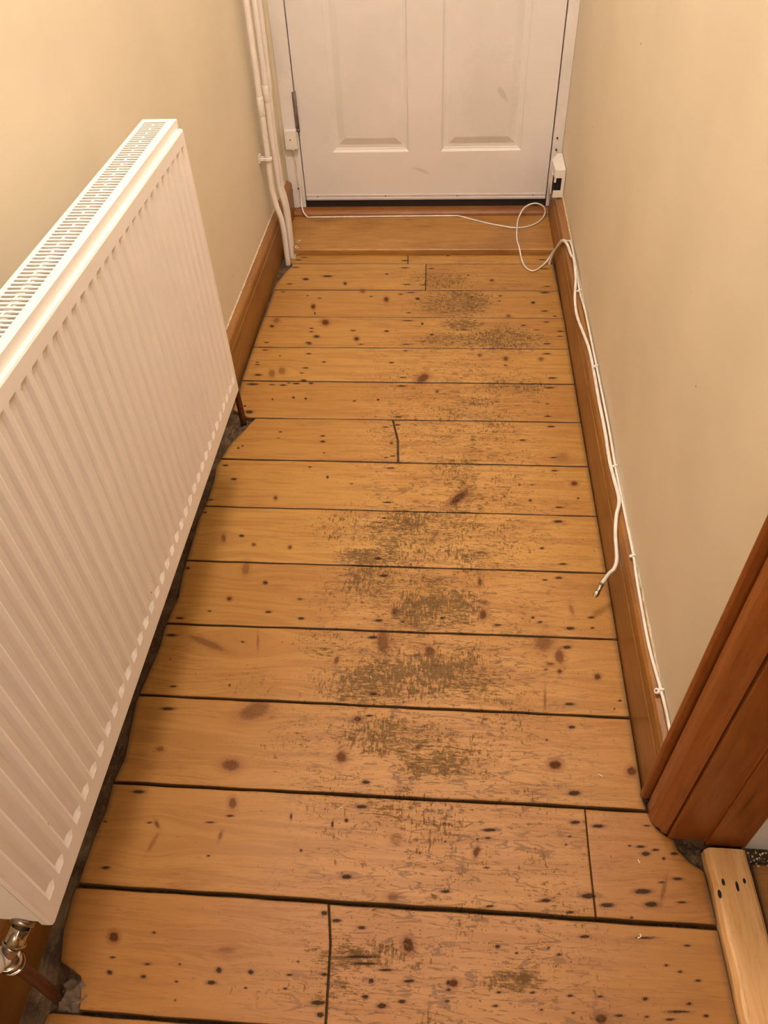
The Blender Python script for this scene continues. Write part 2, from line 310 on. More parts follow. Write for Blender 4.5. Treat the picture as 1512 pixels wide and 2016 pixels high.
# places of the nails, knots and worn patches on the floor: x, y, half sizes, turn (, strength)
NAILS=[(-0.5363,1.1579,0.0046,0.0025,3.0907),(-0.4382,1.0906,0.0054,0.0041,2.9443),(-0.1335,1.1553,0.0058,0.0025,-3.1129),(-0.1374,1.0382,0.0072,0.0039,-3.1171),(-0.534,0.9952,0.0052,0.0032,3.0394),(-0.4608,0.8871,0.0041,0.002,3.127),(-0.3425,0.89,0.0064,0.0029,-3.1328),(-0.5157,0.8673,0.0081,0.0029,-3.129),(-0.2754,0.8774,0.006,0.0034,3.1369),(-0.1221,0.992,0.0103,0.0037,-3.1041),(-0.1234,0.8795,0.0078,0.0034,-3.1031),(-0.522,0.8266,0.0111,0.0037,-3.1238),(-0.1318,0.8399,0.0096,0.0037,-3.1008),(-0.3793,0.818,0.0047,0.0018,-3.1232),(-0.5091,0.773,0.0019,0.0016,2.1894),(-0.4873,0.715,0.0071,0.0021,-3.112),(-0.3839,0.7228,0.0026,0.0021,2.1455),(-0.1196,0.718,0.0072,0.0029,-3.0964),(-0.4846,0.669,0.0117,0.0032,-3.1076),(-0.1237,0.6744,0.0071,0.0023,-3.0933),(-0.3627,0.9637,0.0052,0.0045,2.6012),(-0.5465,0.7481,0.0041,0.0025,2.021),(0.2424,1.159,0.0099,0.0042,-3.0775),(0.2027,1.08,0.0046,0.0028,-3.0366),(0.2426,1.0385,0.0082,0.0027,-3.0842),(0.2305,1.0017,0.0068,0.0031,-3.0651),(0.2842,0.9055,0.0061,0.0028,-3.0515),(0.2417,0.878,0.0083,0.0037,-3.0598),(0.2834,0.8809,0.0038,0.0023,-2.9989),(0.1859,0.8905,0.0046,0.0024,-3.0546),(0.1051,0.8796,0.0088,0.0024,-3.0893),(0.1731,0.9004,0.0035,0.0028,-2.8819),(-0.001,0.8914,0.0047,0.0029,-3.0807),(-0.0764,0.8783,0.0039,0.0019,-3.099),(0.2314,0.835,0.0075,0.004,-3.0362),(0.2254,0.7157,0.0081,0.0028,-3.0699),(0.3134,0.727,0.0035,0.002,-3.0001),(0.3018,0.7102,0.0024,0.0017,1.2607),(0.2246,0.671,0.0058,0.0034,-3.0116),(0.1806,0.645,0.0024,0.0018,-2.9031),(0.2028,0.9948,0.0056,0.0021,-3.0805),(-0.4904,0.5157,0.0101,0.0031,-3.1093),(-0.4578,0.4668,0.0049,0.0016,-3.111),(-0.3308,0.485,0.0065,0.0019,-3.0987),(-0.3599,0.4729,0.0081,0.0016,-3.09),(-0.5057,0.3945,0.0069,0.0024,-3.1168),(-0.5301,0.4642,0.0033,0.0016,-3.1328),(-0.1216,0.5122,0.0097,0.0033,-3.0884),(-0.1341,0.404,0.0076,0.0038,-3.0955),(-0.3508,0.4216,0.0031,0.0016,-3.1116),(-0.2084,0.4381,0.0026,0.0023,2.6032),(-0.2326,0.4901,0.0055,0.0019,1.7456),(-0.1651,0.4812,0.0054,0.0022,1.7064),(-0.1435,0.4889,0.0033,0.0031,2.4407),(-0.4046,0.3102,0.003,0.0018,3.0672),(-0.4546,0.2749,0.0041,0.0016,-3.105),(-0.4021,0.2699,0.0055,0.0016,-3.0891),(-0.3561,0.2724,0.0023,0.0016,3.0641),(-0.4527,0.2561,0.0044,0.0029,2.9915),(-0.4033,0.2544,0.0043,0.0024,3.0962),(-0.3551,0.2514,0.0028,0.0016,3.1352),(-0.2991,0.2691,0.0044,0.0036,2.8264),(-0.2539,0.2696,0.004,0.0032,2.9794),(-0.3061,0.2534,0.0071,0.0027,-3.1039),(-0.257,0.2501,0.0025,0.0016,-3.1157),(-0.2026,0.253,0.0033,0.0016,-3.0902),(-0.1992,0.2698,0.0048,0.0016,-3.0826),(-0.1508,0.2735,0.0051,0.0022,-3.091),(-0.1546,0.2395,0.011,0.003,-3.0805),(-0.15,0.2258,0.0054,0.0032,-3.1101),(-0.161,0.3518,0.005,0.0033,-3.1267),(-0.1422,0.343,0.0073,0.0027,-3.0866),(-0.1047,0.336,0.0058,0.0026,-3.0861),(-0.351,0.2292,0.0017,0.0016,3.1152),(-0.1897,0.2871,0.002,0.0017,2.9325),(-0.085,0.2704,0.0042,0.0031,-3.103),(-0.0916,0.2508,0.0047,0.0026,-3.0865),(-0.0683,0.2418,0.0068,0.0035,-3.0782),(-0.0415,0.2487,0.0055,0.0023,-3.0729),(-0.104,0.2987,0.0255,0.002,-3.0768),(-0.0975,0.2906,0.0226,0.0017,-3.0765),(-0.066,0.2847,0.0112,0.0017,-3.0762),(-0.1189,0.5534,0.0073,0.0034,-3.0949),(0.2177,0.554,0.0096,0.0046,-3.0372),(0.2146,0.5068,0.0084,0.0028,-3.0626),(0.2497,0.5032,0.0099,0.0031,-3.0629),(0.0814,0.4869,0.0109,0.0028,-3.0766),(0.078,0.4746,0.0056,0.0018,-3.0722),(0.0625,0.4718,0.0022,0.0018,-2.9113),(0.2038,0.4843,0.0037,0.0016,-3.063),(0.0129,0.4649,0.0022,0.0016,-3.0416),(0.1975,0.4717,0.0021,0.0016,-3.0487),(0.0143,0.3924,0.008,0.0025,-3.0746),(0.1605,0.389,0.0088,0.0027,-3.0643),(0.2229,0.3993,0.0114,0.0041,-3.0529),(0.249,0.3886,0.0101,0.0033,-3.0568),(0.3024,0.4106,0.0123,0.0039,-3.0547),(0.3126,0.3936,0.0101,0.004,-3.0345),(0.079,0.3762,0.0073,0.0016,-3.0742),(0.1945,0.3754,0.0072,0.0019,-3.0669),(0.2811,0.3739,0.0029,0.0016,-3.0442),(0.0756,0.4303,0.0045,0.0016,-3.0748),(0.3097,0.4754,0.0076,0.0021,-3.0634),(0.3155,0.4653,0.0067,0.0035,-2.9936),(0.324,0.5082,0.0062,0.0016,-3.0674),(0.2932,0.4756,0.0031,0.0016,-3.0431),(0.2121,0.3448,0.0076,0.0023,-3.0599),(0.2968,0.3487,0.0168,0.0016,-3.0754),(0.0891,0.3242,0.0037,0.0025,-2.9918),(0.1741,0.3196,0.0045,0.0016,-3.0575),(0.1155,0.3176,0.0028,0.0016,-3.0487),(0.1602,0.327,0.0023,0.0017,-2.8653),(0.0206,0.275,0.0029,0.0027,1.2068),(-0.0332,0.2734,0.0083,0.0019,-3.0748),(0.0207,0.2666,0.0041,0.0017,-3.0654),(0.0196,0.253,0.0033,0.0016,-3.058),(0.0889,0.268,0.0038,0.0016,-3.0597),(0.135,0.2711,0.0043,0.0016,-3.06),(0.0838,0.252,0.0049,0.0016,-3.0663),(0.1847,0.2704,0.0049,0.0016,-3.065),(0.2244,0.2721,0.0046,0.0016,-3.0554),(0.284,0.2735,0.0041,0.0021,-2.9915),(0.1868,0.2508,0.0027,0.0016,-2.9839),(0.145,0.2514,0.0027,0.0016,-3.0259),(0.2474,0.2519,0.0066,0.0016,-3.068),(0.2827,0.2527,0.0032,0.0016,-3.0229),(0.3313,0.4719,0.0054,0.0021,-3.0389),(0.3412,0.4597,0.0029,0.0022,-2.6049),(0.3586,0.4682,0.006,0.0026,-3.0199),(0.3557,0.4316,0.0079,0.0023,-3.057),(0.3317,0.4251,0.0047,0.0016,-3.0527),(0.356,0.3992,0.0077,0.0016,-3.0723),(0.3194,0.3157,0.0037,0.0016,-3.0249),(0.3363,0.3091,0.0037,0.0016,-3.0227),(0.3524,0.3424,0.005,0.0016,-3.0558),(0.3583,0.2998,0.0044,0.0016,-3.039),(0.3249,0.2615,0.0165,0.0016,-3.0719),(0.3409,0.2716,0.0043,0.0016,-3.0582),(0.3604,0.2592,0.004,0.0018,-3.0018),(0.3127,0.2519,0.0071,0.0016,-3.0665),(-0.5044,2.3271,0.0103,0.0037,3.1181),(-0.489,2.3437,0.0113,0.0028,3.1302),(-0.5078,2.2773,0.0124,0.0036,3.128),(-0.5095,2.1706,0.0086,0.0034,3.117),(-0.4623,2.2005,0.0097,0.0075,2.9048),(-0.3944,2.2195,0.0152,0.006,3.1206),(-0.3332,2.1738,0.0068,0.0046,1.7778),(-0.2061,2.2337,0.0052,0.0043,2.9858),(-0.1532,2.3222,0.011,0.0036,3.1338),(-0.1506,2.2748,0.013,0.0035,3.1378),(-0.1384,2.1688,0.0126,0.0033,-3.1412),(-0.5215,2.1225,0.0072,0.0024,3.1258),(-0.442,2.1002,0.0034,0.0028,2.1192),(-0.4047,1.9983,0.0076,0.0024,1.724),(-0.4023,2.0852,0.0063,0.0032,3.1037),(-0.1011,2.0841,0.0072,0.0069,2.1275),(-0.2445,2.0966,0.0046,0.0032,3.0712),(-0.1242,2.0032,0.0072,0.003,-3.1412),(-0.1234,2.1206,0.0124,0.0032,-3.1391),(-0.1537,2.1092,0.007,0.0032,3.1336),(-0.522,1.9244,0.0072,0.0061,2.5322),(-0.4028,1.9136,0.0059,0.0029,3.1144),(-0.4004,1.8965,0.0059,0.0028,3.1157),(-0.3823,1.8714,0.0088,0.0075,2.7794),(-0.4012,1.84,0.0085,0.0041,3.1168),(-0.3971,1.8332,0.0077,0.0034,3.1252),(-0.5221,1.8382,0.0074,0.0027,3.1292),(-0.2796,1.9037,0.0074,0.0035,3.1275),(-0.1821,1.9021,0.007,0.0049,3.0951),(-0.125,1.9588,0.0177,0.0029,-3.1318),(-0.0812,1.9426,0.005,0.0043,1.6836),(-0.1241,1.8352,0.0113,0.0027,-3.129),(-0.2494,1.8334,0.0076,0.0027,-3.1383),(-0.5189,1.8002,0.0085,0.0027,3.1386),(-0.3919,1.7843,0.0076,0.0033,3.1282),(-0.5296,1.7402,0.0046,0.0026,3.077),(-0.5274,1.7286,0.0068,0.0026,3.1307),(-0.5159,1.681,0.01,0.0049,3.1056),(-0.3913,1.7159,0.0085,0.0031,3.1399),(-0.3977,1.692,0.0063,0.0025,3.1364),(-0.388,1.659,0.008,0.0042,3.1119),(-0.4718,1.7724,0.0031,0.0026,2.8024),(-0.3439,1.7448,0.0056,0.0032,3.1046),(-0.1578,1.7449,0.0066,0.0038,3.1346),(-0.1223,1.8026,0.0067,0.0026,-3.1327),(-0.1226,1.6778,0.01,0.0024,-3.1238),(-0.5237,1.6398,0.0153,0.0048,-3.1399),(-0.4698,1.6386,0.0084,0.0024,-3.1347),(-0.4402,1.6374,0.0083,0.0036,3.1292),(-0.4062,1.6453,0.0094,0.0036,3.1393),(-0.4266,1.6479,0.0047,0.0024,3.1124),(-0.3658,1.6468,0.0058,0.0042,3.0311),(-0.1251,1.6405,0.0124,0.0035,-3.1237),(-0.4036,1.5835,0.0047,0.0035,1.8991),(-0.3705,1.5803,0.0041,0.0034,2.028),(-0.4574,1.5754,0.0041,0.0024,1.8354),(-0.5251,1.5453,0.0038,0.0032,2.5396),(-0.5088,1.5205,0.0106,0.0066,3.0529),(-0.2418,1.573,0.0045,0.0028,3.1148),(-0.1813,1.5801,0.004,0.0035,1.8249),(-0.1248,1.5105,0.0101,0.0027,-3.1188),(-0.1245,1.4785,0.0067,0.0037,-3.1307),(-0.014,2.3586,0.0053,0.0046,3.081),(-0.0662,2.2714,0.0086,0.0035,3.1362),(-0.0837,2.1665,0.0084,0.0033,3.1395),(0.2896,2.3281,0.0128,0.0036,-3.1369),(0.2927,2.269,0.0147,0.0035,-3.1365),(0.293,2.1592,0.0114,0.0032,-3.1302),(0.0515,2.2283,0.0042,0.0034,-3.1315),(0.0634,2.0963,0.0053,0.0032,-3.1283),(0.1484,2.1023,0.0061,0.0032,-3.1213),(0.1447,2.0734,0.004,0.0031,-3.0781),(0.2445,2.0641,0.007,0.0059,1.3312),(0.2835,2.1229,0.0141,0.0048,-3.1259),(0.2748,2.0174,0.0105,0.0037,-3.1209),(0.3017,1.9896,0.0058,0.0029,-3.1006),(0.2754,1.956,0.0084,0.0029,-3.1194),(0.3109,1.9077,0.0101,0.0035,-3.1158),(0.3069,1.8822,0.0082,0.0027,-3.1157),(0.2687,1.8438,0.01,0.0033,-3.1156),(0.2094,1.9374,0.0069,0.0035,-3.1066),(-0.0521,1.8856,0.005,0.0048,2.8322),(0.2449,1.9145,0.0094,0.0021,-3.1251),(0.0394,1.9112,0.0134,0.0021,-3.1287),(0.1503,1.7378,0.0047,0.0025,-3.1016),(0.2652,1.7951,0.0105,0.0032,-3.1158),(0.2709,1.6827,0.0112,0.0036,-3.1101),(0.2618,1.6412,0.0117,0.0035,-3.1105),(0.2499,1.5723,0.0051,0.0022,-3.0946),(0.2479,1.5222,0.0083,0.0027,-3.1045),(-0.303,1.4087,0.0066,0.004,3.1095),(-0.3058,1.43,0.006,0.0031,3.1326),(-0.4136,1.4425,0.0044,0.0026,3.0921),(-0.4146,1.4193,0.0034,0.002,3.0847),(-0.2942,1.3672,0.0033,0.002,3.1151),(-0.5065,1.3786,0.0037,0.0031,2.2959),(-0.4978,1.3864,0.0036,0.0023,1.8955),(-0.1543,1.4684,0.0083,0.0021,-3.1178),(-0.1281,1.3605,0.0064,0.0024,-3.1172),(-0.1437,1.3547,0.0048,0.0019,-3.1191),(-0.1306,1.3186,0.0094,0.0028,-3.1134),(-0.3212,1.3163,0.0042,0.0023,3.1206),(-0.5248,1.3156,0.0072,0.0033,3.1203),(-0.4941,1.2689,0.007,0.0036,3.1068),(-0.1297,1.2048,0.0099,0.0026,-3.1086),(-0.2166,1.2627,0.0037,0.0018,-3.1297),(-0.2753,1.2829,0.0046,0.0031,1.7781),(-0.5327,1.1983,0.0053,0.0026,3.1127),(0.2523,1.4819,0.0092,0.0033,-3.1),(0.1802,1.4286,0.0077,0.0031,-3.0973),(0.249,1.3672,0.0088,0.002,-3.1051),(0.2477,1.3216,0.0084,0.0024,-3.0994),(0.2924,1.2327,0.0032,0.0026,-2.7765),(0.2483,1.2028,0.0086,0.0026,-3.0932),(0.1943,1.2726,0.0054,0.0016,-3.1012),(0.1658,1.2716,0.0026,0.0023,-2.766),(0.1867,1.2223,0.0035,0.0031,-2.7414)]
KNOTS=[(-0.4276,0.9193,0.0059,0.0047,2.1403,0.8),(-0.0936,0.9027,0.0088,0.0059,1.652,0.9),(-0.1436,0.6671,0.0077,0.0051,-2.9017,0.9),(-0.2851,0.9246,0.0045,0.003,3.0938,0.7),(-0.4066,1.0654,0.0049,0.0039,2.8634,0.6),(-0.3274,1.0616,0.0052,0.0038,1.8756,0.7),(-0.4764,1.082,0.012,0.0048,1.8281,0.5),(-0.195,0.7853,0.0094,0.0046,1.4357,0.6),(-0.4767,0.5924,0.0078,0.0047,3.0583,0.5),(-0.1637,0.595,0.0108,0.0091,1.8317,0.7),(-0.112,0.8321,0.0294,0.0115,1.652,0.55),(-0.4488,0.8123,0.0406,0.0075,2.7666,0.45),(-0.4106,0.9993,0.0189,0.0085,1.7023,0.4),(-0.3505,0.8207,0.0208,0.0023,1.7637,0.35),(-0.3275,0.6736,0.0296,0.0164,-2.7014,0.5),(0.0727,0.9835,0.0109,0.004,1.5493,0.7),(0.0811,0.9329,0.0067,0.0059,-2.8827,0.5),(0.0775,0.9023,0.0121,0.007,1.4254,0.8),(-0.0218,0.8147,0.0119,0.0085,2.427,0.7),(0.1901,0.842,0.0186,0.0162,1.0444,0.45),(0.2163,0.8143,0.016,0.0082,1.5653,0.6),(0.214,0.7821,0.0049,0.0042,1.0366,0.8),(0.2801,0.774,0.007,0.0055,1.1403,0.8),(0.1996,0.7969,0.008,0.0034,-3.0638,0.6),(0.1896,0.7848,0.0044,0.0026,-3.0283,0.6),(-0.0359,0.6192,0.0051,0.0037,-3.0752,0.7),(0.1834,0.7223,0.0239,0.0024,1.4982,0.4),(0.2485,0.9222,0.0138,0.0041,1.738,0.35),(-0.331,0.5057,0.0101,0.0064,1.8948,0.6),(-0.4449,0.4647,0.0078,0.0029,2.2631,0.6),(-0.4432,0.4363,0.017,0.0035,1.286,0.3),(-0.4618,0.3009,0.0081,0.0062,2.6314,1),(-0.3391,0.4535,0.0075,0.0033,1.4595,0.45),(-0.2938,0.2943,0.013,0.0046,-3.0992,0.3),(-0.3485,0.5703,0.0155,0.0105,3.0543,0.6),(-0.0364,0.3179,0.01,0.0077,1.8537,1),(0.0275,0.2747,0.0069,0.0048,-3.0241,0.9),(0.2226,0.2464,0.0082,0.0061,-2.7981,0.9),(0.0608,0.4529,0.0092,0.0048,1.2734,0.7),(-0.0636,0.4658,0.011,0.0086,-3.089,0.25),(0.1911,0.6005,0.011,0.0076,-2.9541,0.9),(0.3142,0.5969,0.0091,0.0074,-2.5063,0.8),(-0.0626,0.38,0.0089,0.0069,-3.0858,0.35),(-0.415,2.0364,0.014,0.0065,1.7473,0.9),(-0.1962,2.0795,0.015,0.0074,1.6647,0.8),(-0.2736,2.1287,0.0123,0.0091,1.7776,0.5),(-0.5136,1.956,0.0153,0.0097,1.6979,0.45),(-0.3664,1.9466,0.0169,0.011,1.7877,0.8),(-0.2656,1.8619,0.0104,0.0069,1.7393,0.9),(-0.4795,1.6885,0.0188,0.0091,1.7978,0.45),(-0.454,1.7015,0.0177,0.0102,1.8152,0.45),(-0.0688,1.6752,0.0234,0.0138,1.1221,0.7),(-0.3332,2.1738,0.0093,0.0055,1.7398,0.6),(0.1251,2.1964,0.0083,0.0062,1.5135,0.7),(0.1682,1.989,0.0088,0.0066,1.4706,0.6),(0.0818,1.7843,0.0084,0.0048,1.5446,0.6),(0.1525,1.7695,0.0108,0.0072,1.4917,0.7),(-0.0298,1.6186,0.0069,0.0049,1.601,0.6),(0.2475,1.7692,0.009,0.0078,1.2286,0.5),(-0.1352,1.408,0.0055,0.0036,1.668,0.7),(-0.3851,1.21,0.0071,0.0045,1.8468,0.7),(-0.4764,1.0804,0.0086,0.0038,1.7357,0.4),(-0.4075,1.0675,0.0042,0.0034,2.8445,0.6),(-0.3272,1.058,0.0035,0.0026,3.0102,0.5),(0.2884,1.2799,0.0081,0.0068,-2.7516,0.8),(0.0277,1.2234,0.0288,0.01,0.9122,0.9),(0.2704,1.3688,0.0202,0.016,1.2722,0.2),(-0.0239,1.1014,0.0225,0.0039,1.1356,0.3),(0.3333,0.4151,0.02,0.0029,1.1938,0.35)]
WEAR=[(0.017,2.0604,0.0909,0.0631,-3.1346,1),(0.037,1.9396,0.0496,0.0269,-3.1261,0.9),(0.1622,1.8673,0.0876,0.0506,-3.1013,1),(0.0116,1.8574,0.0938,0.0356,-3.1267,0.75),(-0.046,2.1972,0.095,0.0501,3.1358,0.7),(0.1271,2.1696,0.1087,0.043,-3.1322,0.35),(0.2056,1.6352,0.0444,0.026,-3.0785,0.6),(0.0863,1.5326,0.076,0.0444,-3.0958,0.55),(0.18,1.6456,0.0787,0.0563,-3.0478,0.4),(-0.0387,1.4534,0.1116,0.0459,-3.1148,0.45),(0.0362,1.2913,0.0439,0.0416,1.3023,0.55),(0.054,1.3989,0.0653,0.0193,1.564,0.5),(-0.0934,1.111,0.0924,0.058,-3.1163,0.8),(-0.2044,1.1218,0.0773,0.0502,3.13,0.6),(-0.1426,1.0439,0.0743,0.0223,-3.105,0.95),(-0.0263,1.0529,0.0949,0.0223,-3.1004,0.75),(0.0583,1.1022,0.075,0.0569,-3.0411,0.4),(-0.1159,0.9701,0.0922,0.0589,-3.1191,0.75),(-0.0119,0.9109,0.0791,0.0365,-3.0913,0.85),(-0.2142,0.9269,0.0612,0.0495,3.0388,0.45),(-0.063,0.7533,0.1195,0.0417,-3.0919,1),(-0.1635,0.7376,0.0738,0.0414,-3.1163,0.65),(-0.2212,0.8233,0.0677,0.0341,-3.1216,0.5),(0.0564,0.7754,0.0425,0.0366,1.399,0.6),(-0.0741,0.6372,0.104,0.0316,-3.0885,0.7),(0.0133,0.5959,0.0757,0.0265,-3.0807,0.65),(-0.2326,0.6381,0.0706,0.0376,-3.1253,0.45),(-0.1867,0.558,0.0505,0.0225,-3.1032,0.45),(-0.0915,0.5249,0.1061,0.0215,-3.0847,0.5),(-0.2616,0.5989,0.0522,0.036,3.0936,0.35),(-0.0013,0.5094,0.0723,0.0241,-3.0792,0.4),(0.1019,0.2831,0.0318,0.0121,-3.0581,0.8),(-0.0953,0.2982,0.0642,0.0138,-3.0778,0.7),(-0.1395,0.249,0.0486,0.0235,-3.0929,0.4),(0.07,1.1938,0.0767,0.0664,1.4181,0.35),(-0.3408,0.7339,0.0564,0.0314,3.1259,0.35),(0.0314,0.441,0.0466,0.0433,-2.7119,0.2),(-0.2021,0.2448,0.0835,0.0236,-3.0837,0.25)]

# ------------------------------------------------------------------ room shell
def splay(bm):      # the right wall opens out by a few millimetres towards the front door
    for v in bm.verts:
        if v.co.x < .40: v.co.x += .006*max(0, v.co.y-.5)/2.1
XL, XR = -.582, .346
ZC = 2.45
def struct(name, bm, mat, label, cat, **k):
    return tag(link(name, bm, mat, **k), label, cat, kind='structure')
bm = bmesh.new(); box(bm, XL-.12, XL, -2.6, 2.80, -.06, ZC)
struct('wall_left', bm, M['wall'], 'cream painted wall behind the white radiator', 'wall')
bm = bmesh.new()
box(bm, XR, .464, .512, 2.80, -.06, ZC); box(bm, XR, .464, -.37, .497, 2.05, ZC); box(bm, XR, .464, -2.6, -.37, -.06, ZC)
splay(bm)
struct('wall_right', bm, M['wall'], 'cream painted wall above the skirting with the cables', 'wall')
bm = bmesh.new(); box(bm, XL, XR, 2.70, 2.80, 2.08, ZC); box(bm, XL, XR+.006, 2.76, 2.80, -.06, 2.08); box(bm, XL, -.5690, 2.646, 2.76, -.02, 2.08)
struct('wall_front', bm, M['wall'], 'wall around and above the white front door', 'wall')
bm = bmesh.new(); box(bm, XL-.12, 2.2, -2.72, -2.6, -.06, ZC)
struct('wall_back', bm, M['wall'], 'cream wall closing the hall opposite the front door', 'wall')
bm = bmesh.new(); box(bm, .4645, 2.2, .487, .60, -.02, ZC)
struct('wall_side', bm, M['white_wall'], 'white plaster wall of the side room beside the doorway', 'wall')
bm = bmesh.new(); box(bm, 2.2, 2.3, -2.6, .60, -.06, ZC)
struct('wall_far', bm, M['white_wall'], 'white end wall of the side room', 'wall')
bm = bmesh.new(); box(bm, XL-.12, 2.3, -2.72, 2.80, ZC, ZC+.1)
struct('ceiling', bm, M['ceiling'], 'white ceiling over the hall', 'ceiling')

# ------------------------------------------------------------------ floor
SEAM = [(2.3621,2.3619),(2.3021,2.3019),(2.1352,2.1333),(1.9776,1.9784),(1.8158,1.82),(1.6552,1.6581),(1.4968,1.5013),(1.3387,1.3388),(1.178,1.1784),
        (1.0163,1.0186),(.8537,.8583),(.6946,.694),(.5295,.5322),(.3672,.3685),(.2065,.2098),(.046,.049),(-.116,-.112)]
GAP = [.0018,.0022,.0026,.0026,.0024,.0026,.0028,.0030,.0024,.0026,.0030,.0042,.0046,.0056,.0052,.005,.005]
def seam_y(k, x): a, b_ = SEAM[k]; return a+(b_-a)*(x+.5)
LE = np.array([(2.37,-.545),(2.32,-.538),(2.29,-.520),(2.25,-.535),(2.167,-.553),(1.989,-.554),(1.898,-.557),(1.812,-.556),(1.746,-.556),(1.673,-.556),(1.613,-.553),(1.53,-.553),(1.51,-.520),(1.501,-.512),(1.4975,-.486),(1.457,-.503),(1.401,-.528),(1.343,-.540),
      (1.311,-.547),(1.272,-.541),(1.195,-.540),(1.134,-.545),(1.05,-.542),(.978,-.540),(.92,-.533),(.889,-.537),(.84,-.540),(.803,-.537),(.748,-.541),(.68,-.547),(.573,-.533),
      (.529,-.539),(.484,-.535),(.439,-.540),(.373,-.540),(.359,-.543),(.305,-.539),(.266,-.528),(.250,-.492),(.22,-.482),(.207,-.48),(.205,-.522),(.10,-.53),(-.2,-.54)])[::-1]
RE = np.array([(2.37,.322),(2.3,.322),(2.0,.327),(1.5,.326),(1.0,.327),(.7,.326),(.545,.325),(.531,.328),(.505,.338),(.492,.352),(.488,.362),(.474,.364),(.455,.380),(.444,.397),(.40,.399),(.276,.400),(.0,.402),(-.2,.402)])[::-1]
lend = lambda y: np.interp(y, LE[:,0], LE[:,1])
rend = lambda y: np.interp(y, RE[:,0], RE[:,1])
# butt joints: board index -> polyline (y, x)
JOINT = {0: [(2.362,-.145),(2.302,-.142)], 1: [(2.302,-.0835),(2.133,-.079)], 6: [(1.50,-.138),(1.42,-.120),(1.338,-.114)],
         12: [(.531,.232),(.447,.2305),(.368,.2305)], 13: [(.369,-.157),(.313,-.147),(.208,-.141)]}
JW = {0:.0016, 1:.0012, 6:.0036, 12:.0012, 13:.0020}
V = []; Fc = []; BID = []; EDG = []; SMS = []
RES = .0021
def add_board(yt, yb, xl, xr, bid, z=0.0, res=RES):
    """yt,yb: functions of x (top/bottom seam); xl,xr: functions of y"""
    ym = .5*(yt(0)+yb(0)); nx = max(2, int((xr(ym)-xl(ym))/res)); ny = max(2, int((yt(0)-yb(0))/res))
    u = np.linspace(0,1,nx+1); v = np.linspace(0,1,ny+1); U, W_ = np.meshgrid(u, v)
    y0 = ym+(W_-.5)*(yt(0)-yb(0)); X = xl(y0)*(1-U)+xr(y0)*U
    Y = yb(X)*(1-W_)+yt(X)*W_
    # gently eased long edges and tiny irregularity
    ev = np.minimum(W_, 1-W_)*(yt(0)-yb(0)); eu = np.minimum(U,1-U)*(xr(ym)-xl(ym))
    Z = z-np.clip(.0035-ev,0,1)**2*90-np.clip(.002-eu,0,1)**2*80
    base = sum(len(a) for a in V)
    P = np.stack([X,Y,Z],-1).reshape(-1,3)
    ring = list(range(0,nx+1))+[(nx+1)*j+nx for j in range(1,ny+1)]+[(nx+1)*ny+i for i in range(nx-1,-1,-1)]+[(nx+1)*j for j in range(ny-1,0,-1)]
    low = P[ring].copy(); low[:,2] = -.018
    V.append(P); V.append(low); BID.append(np.full(len(P)+len(low), bid))
    EDG.append(np.concatenate([eu.reshape(-1), np.zeros(len(low))]))
    SMS.append(np.concatenate([(((W_ == 0)|(W_ == 1)|(U == 0)|(U == 1))*1.0).reshape(-1), np.ones(len(low))]))
    i = np.arange(ny)[:,None]*(nx+1)+np.arange(nx)[None,:]; i = i.reshape(-1)+base
    Fc.append(np.stack([i,i+1,i+nx+2,i+nx+1],1))
    r = np.array(ring)+base; l = np.arange(len(ring))+base+len(P)
    Fc.append(np.stack([np.roll(r,-1), r, l, np.roll(l,-1)],1))
for k in range(len(SEAM)-1):
    g0, g1 = GAP[k]/2, GAP[k+1]/2
    jit = RNG.normal(0,1,8)
    def yt(x, k=k, g=g0, j=jit): return seam_y(k,x)-g+.0004*np.sin(x*17+j[0])+.0003*np.sin(x*61+j[1])
    def yb(x, k=k, g=g1, j=jit): return seam_y(k+1,x)+g+.0004*np.sin(x*19+j[2])+.0003*np.sin(x*57+j[3])
    if k in JOINT:
        J = np.array(JOINT[k])[::-1]; w2 = JW[k]/2
        jl = lambda y, J=J, w2=w2: np.interp(y, J[:,0], J[:,1])-w2
        jr = lambda y, J=J, w2=w2: np.interp(y, J[:,0], J[:,1])+w2
        add_board(yt, yb, lend, jl, k+.13, 0.0); add_board(yt, yb, jr, rend, k+.61, -.0006)
    else:
        add_board(yt, yb, lend, rend, k+.37, RNG.uniform(-.0008,.0004))
# boards of the side room beyond the doorway
c_ = lambda c: (lambda t: np.full_like(np.asarray(t, float), c))
for k, (ya, yb_) in enumerate(((.462,.371),(.366,.21),(.205,.05),(.045,-.11))):
    add_board(c_(ya), c_(yb_), c_(.470), c_(.80), 20.3+k, -.004, .004)
VV = np.concatenate(V); FF = np.concatenate(Fc); bid = np.concatenate(BID); edg = np.concatenate(EDG)
me = bpy.data.meshes.new('floor'); me.vertices.add(len(VV)); me.vertices.foreach_set('co', VV.astype(np.float32).ravel())
me.loops.add(FF.size); me.loops.foreach_set('vertex_index', FF.astype(np.int32).ravel())
me.polygons.add(len(FF)); me.polygons.foreach_set('loop_start', np.arange(0,FF.size,4,dtype=np.int32))
try: me.polygons.foreach_set('loop_total', np.full(len(FF),4,dtype=np.int32))
except Exception: pass
me.update(calc_edges=True)
X, Y = VV[:,0], VV[:,1]
order = np.argsort(Y, kind='stable'); Ys = Y[order]
def near(cy, r): 
    a, b_ = np.searchsorted(Ys, [cy-r, cy+r]); return order[a:b_]
nail = np.full(len(VV), 6.0)
